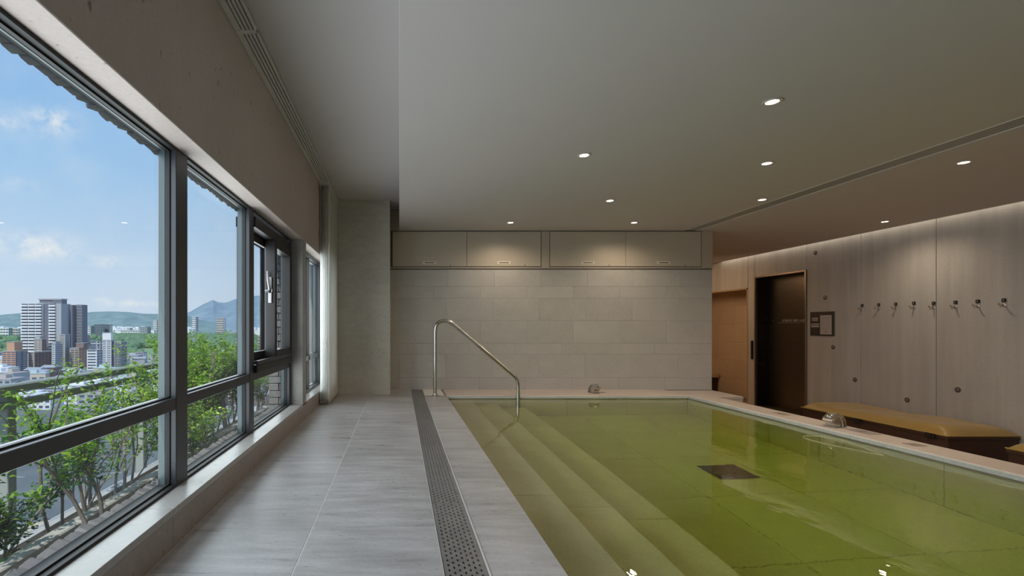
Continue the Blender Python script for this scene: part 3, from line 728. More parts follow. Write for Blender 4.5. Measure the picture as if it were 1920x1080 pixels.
# notice board
y0, y1 = wy(1565), wy(1520.5)
nb = tag(empty('notice_board', (XR, (y0+y1)/2, 0)), 'dark square notice board with pinned paper beside the elevator', 'notice board')
W = y1-y0; zb_, zt_ = .745, 1.140
MB().cbox(-.014, -W/2, zb_, -.0005, W/2, zt_, .002).build('plate', M['plate'], nb)
def nbq(u0, u1, v0, v1, nm, mat, par, t=.0155):   # u from the left edge seen from the room (far side), v from top
    return MB().box(-t, W/2-u1*W, zt_-v1*(zt_-zb_), -.0142, W/2-u0*W, zt_-v0*(zt_-zb_)).build(nm, mat, par)
pa = nbq(.44, .915, .145, .935, 'paper', M['paper'], nb)
m = MB()
def strokes(m, u0, u1, v, hgt, n, rr, t=.0162):
    for k in range(n):
        a = u0+(u1-u0)*k/n; b = a+(u1-u0)/n*rr.uniform(.35, .8)
        m.box(-t, W/2-b*W, zt_-(v+hgt)*(zt_-zb_), -.0156, W/2-a*W, zt_-v*(zt_-zb_))
rr = random.Random(5)
for v, u1_ in ((.24, .86), (.29, .84), (.36, .8), (.42, .86), (.48, .82), (.54, .84), (.62, .86), (.68, .80), (.73, .84)): strokes(m, .49, u1_, v, .008, 11, rr)
m.build('print', M['ink'], pa, kind='stuff')
strokes_m = MB(); strokes(strokes_m, .645, .70, .80, .06, 2, rr); strokes_m.build('stamp', M['ink'], pa)
for (a, b, c_, d_, n_) in ((.09, .34, .24, .37, 4), (.05, .39, .49, .64, 5)):
    s_ = nbq(a, b, c_, d_, 'card', M['paper'], nb)
    m = MB(); strokes(m, a+.03, b-.02, c_+.035, .06, n_, rr); m.build('print', M['plate'], s_, kind='stuff')
m = MB(); strokes(m, .15, .28, .07, .03, 4, rr, .0152); strokes(m, .33, .85, .05, .012, 14, rr, .0152); strokes(m, .14, .33, .42, .012, 5, rr, .0152); strokes(m, .1, .35, .70, .01, 6, rr, .0152); strokes(m, .12, .33, .80, .01, 6, rr, .0152)
for v in m.v: pass
m.v = [(-.0150 if x > -.0155 and x < -.0150 else x, y, z) for x, y, z in m.v]
m.build('heading', plain('heading_grey', (.16, .15, .14), .6), nb, kind='stuff')

# hooks and their square number buttons
hk = None
hp = [1617, 1648, 1680, 1714, 1751, 1792, 1834, 1883]
ordn = ['nearest the notice board', 'second from the notice board', 'third from the notice board', 'fourth from the notice board',
        'fourth from the right edge, on the panel joint', 'third from the right edge, right of the joint', 'second from the right edge', 'nearest the right edge of the view']
for i, px in enumerate(hp):
    if hk is None:
        hk = empty('wall_hook')
        MB().lathe([(.020, 0), (.020, -.006), (.012, -.012)], 16, (0, 0, 0), 'X').build('rosette', M['steel'], hk)
        MB().tube([(-.008, 0, 0), (-.045, 0, -.004), (-.062, 0, .004), (-.068, 0, .022)], [.009, .008, .008, .007], 10).tube([(-.03, 0, -.002), (-.036, .0, -.02), (-.05, .0, -.026)], [.006, .006, .005], 8).build('peg', M['steel'], hk)
        b = MB().cbox(-.010, -.021, .034, -.0005, .021, .076, .004).build('number_tile', M['black'], hk)
        MB().box(-.0112, -.003, .047, -.0102, .003, .063).build('numeral', M['letter'], b)
        o = hk
    else: o = copy_tree(hk)
    o.location = (XR, wy(px), 1.145+(.012 if i < 4 else 0)-.0*i); tag(o, 'steel hook under a black tile, '+ordn[i], 'hook', 'hooks on the concrete wall')
th = None
tl = ['above the elevator side, topmost', 'just above the notice board', 'just below the notice board', 'low on the wall, left of the first panel joint', 'lowest, over the yellow cushion', 'right of the long panel joint']
for i, (px, py) in enumerate(((1529, 474), (1547, 558), (1562, 651), (1603, 712), (1701, 750), (1796, 731))):
    if th is None:
        th = empty('tie_hole_plug')
        MB().lathe([(.034, 0), (.034, -.003), (.026, -.004), (.024, -.001)], 20, (0, 0, 0), 'X').build('rim', plain('plug_rim', (.10, .09, .085), .5), th)
        MB().lathe([(.022, -.001), (.020, -.007), (.010, -.010)], 16, (0, 0, 0), 'X').box(-.012, -.018, -.004, -.006, .018, .004).build('plug', plain('plug_metal', (.26, .25, .25), .4, metal=.5), th)
        o = th
    else: o = copy_tree(th)
    q = P(px, py, wy(px)); o.location = (XR, q.y, q.z); tag(o, 'round steel-plugged tie hole '+tl[i], 'wall plug', 'tie holes in the concrete wall')

# ---------------------------------------------------------------- benches with ochre cushions
def bench(y0, y1, lab_b, lab_c, clips):
    xf, xb = 6.10, 6.905; zt = -.335
    b = tag(empty('bench_platform', (xf, y0, DROP)), lab_b, 'bench', 'dark benches along the concrete wall')
    D = xb-xf; Ly = y1-y0; H = zt-DROP
    MB().cbox(0.012, .012, .003, D, Ly-.012, H-.03, .003).build('plinth', M['wood'], b)
    MB().cbox(0, 0, H-.03, D, Ly, H, .003).build('seat_board', M['wood'], b)
    cu = tag(empty('bench_cushion', (xf, y0, zt+.002)), lab_c, 'cushion', 'ochre bench cushions')
    nx_, ny_ = 26, 60; vs = []; m = MB()
    def ht(u, v):
        e = min(1, (min(u, 1-u)*D/.16)); e2 = min(1, min(v, 1-v)*Ly/.20)
        k = (1-(1-e)**2.2)**.6*(1-(1-e2)**2.2)**.6
        wv = .012*sin(v*Ly*3.3+.6)+.006*sin(v*Ly*7+u*4)
        return .012+k*(.085+wv*(k))
    for j in range(ny_+1):
        for i in range(nx_+1):
            u, v = i/nx_, j/ny_
            pinch = .014*sin(v*pi*7)*(1 if u < .02 else 0)
            vs.append((u*D+(-.006+pinch*.4 if u == 0 else 0), v*Ly, ht(u, v)+mnoise.noise(Vector((u*5, v*Ly*4, y0)))*.004))
    fs = [(j*(nx_+1)+i, j*(nx_+1)+i+1, (j+1)*(nx_+1)+i+1, (j+1)*(nx_+1)+i) for j in range(ny_) for i in range(nx_)]
    m.add(vs, fs, True)
    m.box(0, .004, 0, D-.002, Ly-.004, .012)
    m.build('cover', M['cushion'], cu)
    MB().tube([(-.004, 0, .012), (-.004, Ly, .012), (D, Ly, .012), (D, 0, .012), (-.004, 0, .012)], .006, 8).build('piping', M['piping'], cu)
    for yc in clips:
        MB().cbox(-.022, yc-y0-.05, -.050, -.006, yc-y0+.05, .010, .005).cbox(-.034, yc-y0-.025, -.04, -.020, yc-y0+.025, -.012, .004).build('clip', M['black'], cu)
bench(5.337, 7.286, 'low dark-wood bench platform under the long cushion', 'long ochre cushion on the bench beside the elevator', (6.10*900/(1605-749)-.03, 6.10*900/(1740-749)-.03))
bench(2.9, 4.83, 'low dark-wood bench platform cut off at the right edge', 'ochre cushion cut off at the right edge of the view', (4.2,))

# ---------------------------------------------------------------- panel curtain and its ceiling track
tr = tag(empty('curtain_track', (0, 0, 0)), 'five-channel white curtain track fixed along the ceiling by the windows', 'curtain track')
for seg, (a, b) in enumerate(((ROOM_F+.1, 2.665), (2.70, 5.475))):
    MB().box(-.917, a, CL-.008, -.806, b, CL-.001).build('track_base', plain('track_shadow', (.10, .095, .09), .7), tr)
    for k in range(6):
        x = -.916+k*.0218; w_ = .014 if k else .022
        MB().box(x, a, CL-.022, x+w_, b, CL-.008).build('channel_lip', M['rail_track'], tr)
MB().box(-.917, 2.665, CL-.024, -.806, 2.70, CL-.001).build('joiner', M['rail_track'], tr)
MB().cbox(-.915, 5.475, CL-.05, -.806, 5.53, CL-.001, .002).build('end_carrier', M['rail_track'], tr)
MB().box(-.90, 5.53, CL-.03, -.795, 6.335, CL-.001).build('end_track', M['rail_track'], tr)
for k in range(5):
    x = -.905+k*.0235; m = MB(); N = 36
    ya_, yb_ = 5.478+.004*k, 6.328
    for side in (0, 1):
        pass
    vs = []
    for j in range(N+1):
        y = ya_+(yb_-ya_)*j/N; dx = .0022*sin(j*1.9+k)+.0015*sin(j*.7)
        vs += [(x+dx, y, .028), (x+dx*.4, y, CL-.05)]
    fs = [(2*j, 2*j+2, 2*j+3, 2*j+1) for j in range(N)]
    cu = tag(empty('sheer_curtain', (0, 0, 0)), ['sheer white curtain panel closest to the window glass', 'second sheer curtain panel counted from the window', 'middle sheer curtain panel of the five', 'fourth sheer curtain panel, behind the outermost', 'sheer white curtain panel closest to the room'][k], 'curtain', 'sheer panel curtains stacked by the pillar')
    m.add(vs, fs, True); m.build('fabric', M['sheer'], cu)
    MB().cbox(x-.004, ya_, .020, x+.004, yb_, .048, .002).build('weight_bar', M['cabinet'], cu)
    MB().box(x-.004, ya_, CL-.052, x+.004, yb_, CL-.0305).build('header', M['rail_track'], cu)
cs = MB().tube([(-.80, 5.47, CL-.05), (-.80, 5.468, 1.8), (-.806, 5.46, 1.0), (-.83, 5.45, .72)], .0025, 6).tube([(-.83, 5.45, .72), (-.832, 5.45, .66)], .006, 8).build('pull_cord', M['rail_track'])
tag(cs, 'thin white pull cord hanging down the edge of the curtains', 'cord')

# ---------------------------------------------------------------- terrace outside: ledge, planter, railing, shrubs
led = MB().box(-2.75, -4, -.80, -1.12, 9.2, -.62).build('terrace_slab', M['planter'], kind='structure')
pl = tag(empty('planter', (0, 0, 0)), 'long concrete planter trough outside the windows', 'planter')
MB().box(-1.50, -3.4, -.61, -1.44, 6.3, -.02).box(-2.12, -3.4, -.61, -2.06, 6.3, -.28).build('trough', M['planter'], pl)
k = 0; y = -3.4
while y < 6.3:
    piece('edge_stone', -1.505-random.uniform(0, .01), y+.004, -.02, -1.443, min(y+.62, 6.3)-.004, .012+random.uniform(0, .004), M['planter'], pl, c=.006); y += .62
so = MB(); vs = []; 
for j in range(120):
    for i in range(8):
        x = -1.44+i*.037; yy_ = -3.3+j*.08; vs.append((x, yy_, -.03+.02*mnoise.noise(Vector((x*9, yy_*5, 0)))))
so.add(vs, [(j*8+i, j*8+i+1, (j+1)*8+i+1, (j+1)*8+i) for j in range(119) for i in range(7)], True)
s_ = so.build('soil', M['soil'], pl); s_['kind'] = 'stuff'
so = MB(); vs = []
for j in range(120):
    for i in range(12):
        x = -2.06+i*.051; yy_ = -3.3+j*.08; vs.append((x, yy_, -.30+.03*mnoise.noise(Vector((x*9, yy_*5, 3)))))
so.add(vs, [(j*12+i, j*12+i+1, (j+1)*12+i+1, (j+1)*12+i) for j in range(119) for i in range(11)], True)
s_ = so.build('soil', M['soil'], pl); s_['kind'] = 'stuff'

XRl = -2.3
rl = tag(empty('railing', (0, 0, 0)), 'grey-green metal balcony railing with two rails beyond the shrubs', 'railing')
MB().cbox(XRl-.05, -3, .508, XRl+.05, 7.15, .560, .008).build('top_rail', M['railing'], rl)
MB().cbox(XRl-.025, -3, .418, XRl+.025, 7.15, .462, .005).build('lower_rail', M['railing'], rl)
for y in (-1.6, -.13, 1.34, 2.81, 4.28, 5.75, 7.1):
    MB().cbox(XRl-.035, y-.033, -.62, XRl+.035, y+.033, .510, .004).build('post', M['railing'], rl)
MB().cbox(XRl-.02, -3, -.50, XRl+.02, 7.15, -.46, .004).build('bottom_rail', M['railing'], rl)

def shrub(x, y, z0, h, w, nst, leaves, young, label, seed, lean=(0, 0), low=.25, lsz=.021):
    R = random.Random(seed)
    root = tag(empty('shrub', (x, y, z0)), label, 'shrub', 'shrubs in the planter outside the windows')
    br = MB(); tips = []; cap = [1.]
    def grow(p, d, L, r, depth):
        pts = [p]; rs = [r]; n_ = 5
        for i in range(n_):
            d = (d+Vector((R.uniform(-.22, .22), R.uniform(-.22, .22), R.uniform(-.05, .18)))).normalized()
            p = p+d*L/n_
            if p.z > h*cap[0]: break
            pts.append(p); rs.append(r*(1-.5*(i+1)/n_))
            if depth < 2 and i >= 1:
                for _ in range(R.choice((1, 1, 2)) if depth == 0 else R.choice((0, 1, 1))):
                    a = R.uniform(0, 2*pi); dd = (d*.75+Vector((cos(a), sin(a), R.uniform(0, .4)))*.75*w/.35).normalized()
                    grow(p, dd, L*R.uniform(.30, .5), rs[-1]*.65, depth+1)
            if p.z > h*low and depth >= 1 or (depth == 0 and i >= 3): tips.append((p, d, depth, i))
        if len(pts) > 1: br.tube(pts, [q*.8 for q in rs], 6 if depth == 0 else 4, cap=False)
    for k in range(nst):
        a = R.uniform(0, 2*pi)
        d = Vector((cos(a)*.25*w/.3+lean[0], sin(a)*.25*w/.3+lean[1], 1)).normalized(); cap[0] = R.uniform(.84, 1.06) if k else 1.08
        grow(Vector((cos(a)*.03, sin(a)*.03, -.03)), d, h*R.uniform(.75, 1.02), .010+.004*R.random(), 0)
    br.build('trunk', M['bark'], root)
    fa, fb = MB(), MB()
    for i in range(leaves):
        p, d, dep, _ = R.choice(tips)
        yv = (p.z > h*(1-young) and R.random() < .8) or R.random() < .12
        m = fb if yv else fa
        p = p+Vector((R.gauss(0, .021), R.gauss(0, .021), R.gauss(0, .018)))
        a = R.uniform(0, 2*pi); ax = Vector((cos(a), sin(a), R.uniform(-.2, .9) if yv else R.uniform(-.5, .6))).normalized()
        sd = ax.cross(Vector((R.uniform(-.5, .5), R.uniform(-.5, .5), 1))).normalized(); up = sd.cross(ax)
        l = lsz*R.uniform(.9, 1.75); wd = l*.26
        vs = [p, p+ax*l*.5+sd*wd+up*wd*.4, p+ax*l, p+ax*l*.5-sd*wd+up*wd*.4, p+ax*l*.5]
        m.add(vs, [(0, 1, 4), (1, 2, 4), (2, 3, 4), (3, 0, 4)], True)
    f1 = fa.build('foliage', M['leaf'], root, smooth_angle=180); f2 = fb.build('young_foliage', M['leaf_young'], root, smooth_angle=180)
    f1['kind'] = 'stuff'; f2['kind'] = 'stuff'; f2['label'] = 'bright yellow-green young leaves'
shr = [ # x, y, z0, h, w, stems, leaves, young share, label
 (-1.80, 1.60, -.28, .62, .34, 4, 1500, .20, 'low dark shrub at the left edge of the view, below the rail', (0, 0), .15),
 (-1.72, 1.98, -.28, .48, .40, 5, 2200, .12, 'dense low shrub in the bottom left window corner', (0, .1), .1),
 (-1.62, 1.62, -.28, .62, .12, 2, 260, .45, 'short sprig with yellow-green leaves by the left railing post', (0, 0), .5),
 (-1.36, 2.16, -.02, .52, .20, 2, 300, .3, 'thin branching shrub rooted just outside the sill', (-.25, .05), .45),
 (-1.70, 2.36, -.28, .93, .14, 2, 520, .42, 'tall twin-stemmed shrub with bright tips, left of the big pane', (-.12, -.05), .55),
 (-1.62, 2.42, -.28, .90, .16, 2, 620, .55, 'tall shrub with yellow-green crown beside the twin-stemmed one', (-.05, .1), .5),
 (-1.95, 3.0, -.28, .68, .30, 4, 900, .10, 'dark green shrub behind the taller sprouts', (0, 0), .4),
 (-1.62, 2.78, -.28, .86, .18, 3, 620, .5, 'tall shrub with leafy yellow tips below the top rail', (-.1, 0), .5),
 (-1.50, 3.0, -.28, .80, .16, 3, 420, .5, 'open shrub with reddish yellow tips before the second post', (.0, .12), .5),
 (-1.62, 3.42, -.28, 1.02, .24, 5, 2400, .45, 'full bright green shrub left of the first mullion', (0, 0), .25),
 (-1.50, 3.42, -.28, .55, .26, 4, 1200, .3, 'leafy shrub low behind the first mullion', (0, 0), .15),
 (-1.66, 3.92, -.28, 1.06, .30, 6, 3400, .22, 'tall leafy shrub just right of the first mullion', (0, 0), .12),
 (-1.72, 4.35, -.28, 1.02, .26, 6, 3400, .16, 'dense dark shrub in the middle of the second pane', (0, 0), .08),
 (-1.72, 4.85, -.28, .98, .26, 6, 3000, .22, 'dense shrub at the right side of the second pane', (0, 0), .08),
 (-1.58, 5.35, -.28, .88, .26, 5, 2200, .4, 'bright shrub before the grey brick wing wall', (0, 0), .08),
 (-1.75, 5.9, -.28, .95, .30, 5, 2200, .3, 'farthest shrub at the end of the planter', (0, 0), .1),
]
for i, q in enumerate(shr):
    shrub(q[0], q[1], q[2], q[3], q[4], q[5], int(q[6]*1.7), q[7], q[8], 100+i, q[9], q[10])

# ---------------------------------------------------------------- the city
G = -50.0
def gm_(name, c1, c2, scale, rough=.9):
    m, nt, b, out = base_mat(name); g = nn(nt, 'ShaderNodeNewGeometry')
    n = nn(nt, 'ShaderNodeTexNoise', Scale=scale, Detail=6., Roughness=.6); nt.links.new(g.outputs['Position'], n.inputs['Vector'])
    nt.links.new(mixc(nt, math_n(nt, 'MULTIPLY_ADD', n.outputs[0], 2.6, -.8, clamp=True), c1, c2), b.inputs['Base Color']); b.inputs['Roughness'].default_value = rough
    return m
M['ground'] = gm_('city_ground', (.30, .31, .32), (.48, .49, .50), .03)
M['asphalt'] = gm_('asphalt', (.13, .145, .145), (.20, .215, .21), .04)
M['meadow'] = gm_('river_meadow', (.20, .34, .16), (.36, .47, .26), .01)
M['sand'] = gm_('sand_lot', (.55, .46, .30), (.66, .56, .38), .1)
M['hill'] = gm_('hazed_hill', (.15, .24, .25), (.27, .37, .37), .012)  # distance haze mixed into the hill's colour as a bluish tint
M['mount'] = gm_('hazed_mountain', (.20, .29, .36), (.30, .40, .46), .006)  # bluer still: aerial haze painted into the mountain colour
M['trees'] = gm_('tree_canopy', (.08, .17, .10), (.21, .33, .18), .06)
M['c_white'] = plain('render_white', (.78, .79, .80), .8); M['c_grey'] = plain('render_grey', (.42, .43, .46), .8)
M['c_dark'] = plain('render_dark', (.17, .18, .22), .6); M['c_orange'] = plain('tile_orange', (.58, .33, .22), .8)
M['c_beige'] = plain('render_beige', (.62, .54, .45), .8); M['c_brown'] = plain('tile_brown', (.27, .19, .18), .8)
M['c_glass'] = plain('far_glass', (.10, .13, .18), .2); M['c_teal'] = plain('pale_teal_roof', (.52, .62, .64), .6)
gx = -9000
gr = MB().add([(gx, -200, G), (-200, -200, G), (2000, 9000, G), (gx, 9000, G)], [(0, 1, 2, 3)]).add([(-240, -200, G), (300, -200, G), (2000, 9000, G), (-200, 9000, G)], [(0, 1, 2, 3)]) if False else MB().add([(gx, -200, G), (400, -200, G), (400, 9000, G), (gx, 9000, G)], [(0, 1, 2, 3)])
gr.build('ground', M['ground'], kind='structure')
MB().add([(-4500, 760, G+.3), (-150, 760, G+.3), (-300, 3000, G+.3), (-4500, 3000, G+.3)], [(0, 1, 2, 3)]).build('meadow', M['meadow'], kind='structure')
rd = MB()
rd.add([(-290, 20, G+.2), (-20, 20, G+.2), (-60, 292, G+.2), (-420, 292, G+.2)], [(0, 1, 2, 3)])
rd.build('road', M['asphalt'], kind='structure')
sd = MB().add([(-98, 88, G+.5), (-70, 92, G+.5), (-66, 120, G+.5), (-80, 132, G+.5), (-102, 118, G+.5)], [(0, 1, 2, 3, 4)]).build('sand_lot', M['sand'], kind='structure')
lm = MB()
for k in range(14): lm.add([(-200+k*10, 150+k*1.5, G+.35), (-196+k*10, 150.6+k*1.5, G+.35), (-196+k*10, 151+k*1.5, G+.35), (-200+k*10, 150.4+k*1.5, G+.35)], [(0, 1, 2, 3)])
lm.build('road_marking', M['c_white'], kind='structure')

def building(px0, pxc, px1, top, Y, wallm, sidem, label, floors=0, bays=3, style='window', pent=None, cat='building', name='apartment_building', sbays=2):
    """front face px0..pxc faces the camera side, side face pxc..px1 runs away; Y is the depth of the front"""
    x0, xc = (px0-749)/900*Y, (pxc-749)/900*Y
    D = max(6., xc*900/(px1-749)-Y) if px1 > pxc else 12.
    z1 = EYE+(612-top)/900*Y; W_ = xc-x0; H = z1-G
    root = tag(empty(name, (x0, Y, G)), label, cat)
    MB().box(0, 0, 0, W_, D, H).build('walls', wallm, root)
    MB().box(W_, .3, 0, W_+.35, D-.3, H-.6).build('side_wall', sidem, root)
    MB().box(-.3, -.3, H, W_+.6, D+.3, H+.5).box(.4, .4, H+.5, W_-.4, D-.4, H+.6).build('parapet', M['c_grey'], root)
    if pent:
        a, b, hh, pm = pent
        MB().box(W_*a, D*.15, H+.5, W_*b, D*.8, H+.5+hh).build('roof_house', pm, root)
        MB().box(W_*a-.4, D*.15-.4, H+.5+hh, W_*b+.4, D*.8+.4, H+.9+hh).build('roof_slab', M['c_grey'], root)
    if floors:
        fh = H/floors if style != 'top' else 3.0; bw = W_/bays
        wmesh = smesh = bmesh_ = None
        vis = range(max(0, floors-int((z1-EYE+38)/fh)-30), floors)
        for f in range(floors):
            for k in range(bays):
                if wmesh is None:
                    wm_ = MB().box(-bw*.42, -.08, -fh*.28, bw*.42, .02, fh*.22); wmesh = wm_.mesh('window'); wmesh.materials.append(M['c_glass'])
                    bm_ = MB().box(-bw*.44, -1.1, -fh*.46, bw*.44, 0, -fh*.40).box(-bw*.44, -1.1, -fh*.40, bw*.44, -1.0, -fh*.10); bmesh_ = bm_.mesh('balcony'); bmesh_.materials.append(wallm)
                ob('window', wmesh, root, (bw*(k+.5), 0, fh*(f+.5)))
                if style == 'balcony': ob('balcony', bmesh_, root, (bw*(k+.5), 0, fh*(f+.5)))
            for k in range(sbays):
                dw = D/sbays
                if smesh is None:
                    s_m = MB().box(.33, -dw*.3, -fh*.25, .42, dw*.3, fh*.2); smesh = s_m.mesh('window'); smesh.materials.append(M['c_glass'] if sidem is not M['c_dark'] else M['c_grey'])
                ob('window', smesh, root, (W_, dw*(k+.5), fh*(f+.5)))
    return root
# the tall white tower: balcony wings, dark core bay, dark glazed side wing, crown
Yt = 560
tw = tag(empty('tower_block', ((40-749)/900*Yt, Yt, G)), 'tall white tower with rows of balconies and a dark roof crown', 'building')
k_ = Yt/900; Ht = EYE+(612-569)*k_-G; U = lambda p: (p-40)*k_
MB().box(0, 0, 0, U(79), 16, Ht).box(U(92), 0, 0, U(105), 16, Ht-.5).build('walls', M['c_white'], tw)
MB().box(U(79), 2.5, 0, U(92), 16, Ht+.3).build('core', M['c_dark'], tw)
MB().box(U(105), .8, 0, U(105)+5.5, 17, Ht).build('end_wall', M['c_grey'], tw)
MB().box(U(105)+4.5, 14, 0, U(122)-1, 24, Ht-1).box(U(120), 20, 0, U(131)+1, 30, Ht-.5).build('side_wing', M['c_dark'], tw)
MB().box(U(66), 4, Ht+.3, U(96), 12, Ht+1).box(U(66), 4, Ht+4.5, U(111), 14, Ht+6).build('crown_slab', M['c_grey'], tw)
MB().box(U(68), 5, Ht+1, U(92), 11, Ht+4.5).box(U(93), 4.5, Ht, U(111), 13, Ht+4.6).build('crown', M['c_dark'], tw)
fl = 22; fh = Ht/fl; bw = U(79)/3
bm_ = MB().box(-bw*.47, -1.5, -fh*.5, bw*.47, 0, -fh*.42).box(-bw*.47, -1.5, -fh*.42, bw*.47, -1.35, -fh*.02); bme = bm_.mesh('balcony'); bme.materials.append(M['c_white'])
wme = MB().box(-bw*.46, -.1, -fh*.48, bw*.46, .05, fh*.42).mesh('window'); wme.materials.append(M['c_dark'])
b2 = MB().box(-.4, -.3, -fh*.06, U(131)-U(120)+1.4, .0, fh*.06).mesh('floor_band'); b2.materials.append(M['c_grey'])
for f in range(6, fl):
    z = fh*(f+.5)
    for k in range(3): ob('balcony', bme, tw, (bw*(k+.5), 0, z)); ob('window', wme, tw, (bw*(k+.5), 0, z))
    ob('balcony', bme, tw, ((U(92)+U(105))/2, 0, z)); ob('window', wme, tw, ((U(92)+U(105))/2, 0, z))
    ob('floor_band', b2, tw, (U(120), 19.9, z))
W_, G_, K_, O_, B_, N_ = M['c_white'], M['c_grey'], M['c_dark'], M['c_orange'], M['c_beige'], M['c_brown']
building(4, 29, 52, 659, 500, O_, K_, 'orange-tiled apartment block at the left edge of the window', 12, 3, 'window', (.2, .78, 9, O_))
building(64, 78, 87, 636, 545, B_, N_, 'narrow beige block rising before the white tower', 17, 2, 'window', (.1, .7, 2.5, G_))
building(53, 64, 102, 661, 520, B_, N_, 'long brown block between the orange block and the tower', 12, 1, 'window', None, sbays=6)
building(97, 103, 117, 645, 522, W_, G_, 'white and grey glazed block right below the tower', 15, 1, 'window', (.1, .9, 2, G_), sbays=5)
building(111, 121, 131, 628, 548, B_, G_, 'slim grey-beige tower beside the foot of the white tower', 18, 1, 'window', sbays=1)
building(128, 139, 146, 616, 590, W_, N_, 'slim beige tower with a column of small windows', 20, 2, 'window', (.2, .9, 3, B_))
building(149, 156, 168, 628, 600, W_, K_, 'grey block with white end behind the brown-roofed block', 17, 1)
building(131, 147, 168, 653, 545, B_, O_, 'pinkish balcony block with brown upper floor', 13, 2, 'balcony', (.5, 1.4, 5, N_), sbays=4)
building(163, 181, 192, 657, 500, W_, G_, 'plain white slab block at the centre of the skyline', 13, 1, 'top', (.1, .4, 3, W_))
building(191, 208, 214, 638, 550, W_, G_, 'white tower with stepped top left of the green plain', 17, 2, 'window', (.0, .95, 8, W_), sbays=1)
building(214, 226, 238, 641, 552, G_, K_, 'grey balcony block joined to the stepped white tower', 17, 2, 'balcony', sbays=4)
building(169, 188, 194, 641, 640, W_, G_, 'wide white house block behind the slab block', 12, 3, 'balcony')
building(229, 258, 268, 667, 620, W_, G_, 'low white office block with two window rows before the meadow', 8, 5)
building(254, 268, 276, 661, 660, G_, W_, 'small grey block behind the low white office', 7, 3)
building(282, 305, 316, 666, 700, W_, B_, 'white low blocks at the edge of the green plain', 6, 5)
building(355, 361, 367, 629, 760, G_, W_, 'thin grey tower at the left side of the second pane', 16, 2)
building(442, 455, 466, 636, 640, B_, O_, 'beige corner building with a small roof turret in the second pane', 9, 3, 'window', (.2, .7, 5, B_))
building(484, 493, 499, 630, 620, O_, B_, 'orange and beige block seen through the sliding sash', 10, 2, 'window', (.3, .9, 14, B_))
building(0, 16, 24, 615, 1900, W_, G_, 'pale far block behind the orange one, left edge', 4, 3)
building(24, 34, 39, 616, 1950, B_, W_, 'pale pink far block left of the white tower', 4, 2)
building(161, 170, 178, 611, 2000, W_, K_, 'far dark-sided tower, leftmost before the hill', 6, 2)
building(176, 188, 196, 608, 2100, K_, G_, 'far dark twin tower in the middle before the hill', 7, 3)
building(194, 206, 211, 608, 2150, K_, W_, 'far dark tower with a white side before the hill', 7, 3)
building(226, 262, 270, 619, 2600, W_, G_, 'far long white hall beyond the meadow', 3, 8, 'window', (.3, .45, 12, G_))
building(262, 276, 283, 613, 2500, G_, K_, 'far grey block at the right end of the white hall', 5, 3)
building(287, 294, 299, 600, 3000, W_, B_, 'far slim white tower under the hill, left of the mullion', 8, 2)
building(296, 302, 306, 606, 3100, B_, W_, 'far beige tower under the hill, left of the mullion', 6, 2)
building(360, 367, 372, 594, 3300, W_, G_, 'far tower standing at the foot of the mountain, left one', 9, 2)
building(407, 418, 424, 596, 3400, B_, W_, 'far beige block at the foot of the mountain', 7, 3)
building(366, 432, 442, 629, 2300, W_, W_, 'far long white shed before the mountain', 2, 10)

# low-rise houses, each its own thing; forms shared
hm = []
roofs = [M['c_white'], G_, M['c_teal'], plain('roof_light', (.62, .66, .70), .6), plain('roof_taupe', (.50, .46, .44), .8), plain('roof_slate', (.40, .43, .48), .6)]
for k in range(12):
    R = random.Random(k+40); w, d, h = R.uniform(11, 20), R.uniform(9, 16), R.uniform(7, 15)
    m = MB().box(0, 0, 0, w, d, h).mesh('walls'); m.materials.append([W_, G_, B_, W_, G_, N_][k % 6])
    r_ = MB()
    if k % 2: r_.add([(-1, -1, h), (w+1, -1, h), (w+1, d+1, h), (-1, d+1, h), (-1, d/2, h+2.4), (w+1, d/2, h+2.4)], [(0, 1, 5, 4), (3, 4, 5, 2), (0, 4, 3), (1, 2, 5), (0, 3, 2, 1)])
    else: r_.box(-.4, -.4, h, w+.4, d+.4, h+.6).box(w*.2, d*.3, h+.6, w*.55, d*.75, h+3.2)
    r_ = r_.mesh('roof'); r_.materials.append(roofs[k % 6])
    wn = MB()
    for f in range(int(h//3.4)):
        for c in range(3): wn.box(w*(c+.2)/3, -.1, 1.2+f*3.4, w*(c+.8)/3, .1, 2.7+f*3.4)
    wn = wn.mesh('window'); wn.materials.append(M['c_glass']); hm.append((m, r_, wn))
hd_ = [('white', 'flat white'), ('grey', 'pitched grey'), ('beige', 'flat teal'), ('white', 'pitched pale blue-grey'), ('grey', 'flat taupe'), ('brown', 'pitched slate blue'),
       ('white', 'flat white, stair hut'), ('grey', 'pitched grey, long'), ('beige', 'flat teal, broad'), ('white', 'pitched pale, broad'), ('grey', 'flat taupe, broad'), ('brown', 'pitched blue, broad')]
def house_label(px, Y, k):
    zone = next(t for a, t in ((-5, 'at the far left edge'), (20, 'near the left edge'), (45, 'left of the white tower'), (80, 'below the white tower'), (115, 'below the brown blocks'),
           (150, 'below the pinkish block'), (190, 'below the white slab block'), (240, 'below the stepped tower'), (285, 'below the green plain'), (340, 'beside the first mullion'),
           (400, 'left in the second pane'), (455, 'right in the second pane'), (999, 'behind the sliding sash')) if px < a)
    row = next(t for a, t in ((335, 'foremost row'), (385, 'second row'), (440, 'third row'), (500, 'middle row'), (570, 'rear row'), (650, 'next to last row'), (9999, 'last row')) if Y < a)
    return '%s house, %s roof, %s, %s' % (hd_[k][0], hd_[k][1].split(',')[0] if k < 6 else hd_[k][1].replace(',', ''), row, zone)
R = random.Random(11); cnt = 0; placed = []
tries = 0
blk = [(o.location.x, o.location.y, 38) for o in COL.objects if o.parent is None and o.get('category') == 'building']
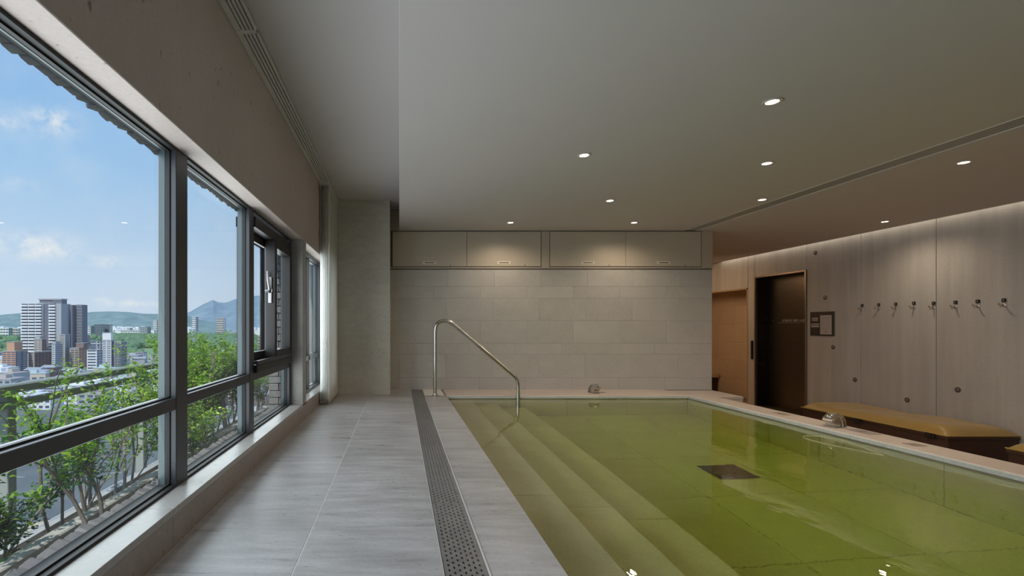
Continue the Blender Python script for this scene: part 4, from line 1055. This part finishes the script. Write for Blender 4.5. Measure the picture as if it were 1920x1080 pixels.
while cnt < 290 and tries < 14000:
    tries += 1
    Y = R.uniform(285, 730); px = R.uniform(-30, 330) if R.random() < .72 else R.uniform(330, 500)
    x = (px-749)/900*Y
    if any(abs(x-a) < 22 and abs(Y-b) < 20 for a, b in placed) or any(a-23 < x < a+w+3 and b-20 < Y < b+w+4 for a, b, w in blk): continue
    placed.append((x, Y)); m, r_, wn = R.choice(hm)
    t = empty('house', (x, Y, G), R.choice((0, 0, .3, -.3))); tag(t, house_label(px, Y, hm.index((m, r_, wn))), 'house', 'low-rise houses of the city quarter')
    ob('walls', m, t); ob('roof', r_, t)
    if Y < 520: ob('window', wn, t)
    cnt += 1
# far specks of town along the hill foot
R = random.Random(5); ft = MB()
for k in range(1500):
    Y = R.uniform(2700, 3480); px = R.uniform(-40, 520); x = (px-749)/900*Y; s = R.uniform(10, 30)
    if 276 < px < 314 or 352 < px < 450: continue
    ft.box(x, Y, G, x+s*1.5, Y+s, G+R.uniform(8, 30)+(Y-2700)*.03)
o = ft.build('distant_town', M['c_white']); tag(o, 'distant pale town spread along the foot of the hills', 'town'); o['kind'] = 'stuff'
# woods on the river plain
tr_ = MB(); R = random.Random(9); bxs = []
for o in COL.objects:
    if o.parent is None and o.get('category') in ('building', 'house'):
        w_ = max(max(v[0] for v in c.bound_box) for c in o.children)+2 if o['category'] == 'building' else 20
        bxs.append((o.location.x, o.location.y, w_))
def near_b(x, Y, g): return any(-g < x-a < w+g and -g < Y-b < w+g for a, b, w in bxs)
ico = [(0, 0, 1), (.89, 0, .45), (.28, .85, .45), (-.72, .53, .45), (-.72, -.53, .45), (.28, -.85, .45), (.72, .53, -.3), (-.28, .85, -.3), (-.89, 0, -.3), (-.28, -.85, -.3), (.72, -.53, -.3)]
icf = [(0, 1, 2), (0, 2, 3), (0, 3, 4), (0, 4, 5), (0, 5, 1), (1, 6, 2), (2, 6, 7), (2, 7, 3), (3, 7, 8), (3, 8, 4), (4, 8, 9), (4, 9, 5), (5, 9, 10), (5, 10, 1), (1, 10, 6)]
for k in range(5200):
    if R.random() < .75: Y = R.uniform(950, 2300); px = R.uniform(200, 480)
    else: Y = R.uniform(700, 2600); px = R.uniform(-60, 520)
    if mnoise.noise(Vector((px*.02, Y*.003, 0))) < -.12: continue
    x = (px-749)/900*Y; s = R.uniform(5, 11)*(1 if Y < 1500 else 1.3)
    if near_b(x, Y, 40): continue
    tr_.add([(x+a*s*R.uniform(.8, 1.2), Y+b*s*R.uniform(.8, 1.2), G+s*.8+c*s*.8) for a, b, c in ico], icf, True)
for k in range(200):
    Y = R.uniform(320, 700); px = R.uniform(-30, 500); x = (px-749)/900*Y; s = R.uniform(2.5, 4.5)
    if near_b(x, Y, 9): continue
    tr_.add([(x+a*s, Y+b*s, G+s*.8+c*s) for a, b, c in ico], icf, True)
o = tr_.build('woods', M['trees'], smooth_angle=180); tag(o, 'green woods on the river plain beyond the city', 'woods'); o['kind'] = 'stuff'

def ridge(name, prof, Yr, Yb, mat, label, amp, ext=1.0):
    xs = []; p0, p1 = prof[0][0], prof[-1][0]; N = 170; MZ = 16; vs = []
    for i in range(N+1):
        px = p0+(p1-p0)*i/N
        for (a, b), (c, d) in zip(prof[:-1], prof[1:]):
            if a <= px <= c: py = b+(d-b)*(px-a)/(c-a); break
        for j in range(MZ+1):
            t = j/MZ; Y = Yb+(Yr-Yb)*t; x = (px-749)/900*Y
            hz = EYE+(612-py)/900*Yr
            z = G+(hz-G)*(t**.75 if t < 1 else 1)
            nz_ = mnoise.fractal(Vector((x*.0016, Y*.0016, 0)), .9, 2.1, 5)*amp*(sin(pi*min(t, .92)))
            nz_ += mnoise.noise(Vector((x*.02, Y*.02, 1)))*amp*.06
            vs.append((x, Y, z+nz_))
    fs = [(i*(MZ+1)+j, (i+1)*(MZ+1)+j, (i+1)*(MZ+1)+j+1, i*(MZ+1)+j+1) for i in range(N) for j in range(MZ)]
    o = MB().add(vs, fs, True).build(name, mat, smooth_angle=180); tag(o, label, 'hill')
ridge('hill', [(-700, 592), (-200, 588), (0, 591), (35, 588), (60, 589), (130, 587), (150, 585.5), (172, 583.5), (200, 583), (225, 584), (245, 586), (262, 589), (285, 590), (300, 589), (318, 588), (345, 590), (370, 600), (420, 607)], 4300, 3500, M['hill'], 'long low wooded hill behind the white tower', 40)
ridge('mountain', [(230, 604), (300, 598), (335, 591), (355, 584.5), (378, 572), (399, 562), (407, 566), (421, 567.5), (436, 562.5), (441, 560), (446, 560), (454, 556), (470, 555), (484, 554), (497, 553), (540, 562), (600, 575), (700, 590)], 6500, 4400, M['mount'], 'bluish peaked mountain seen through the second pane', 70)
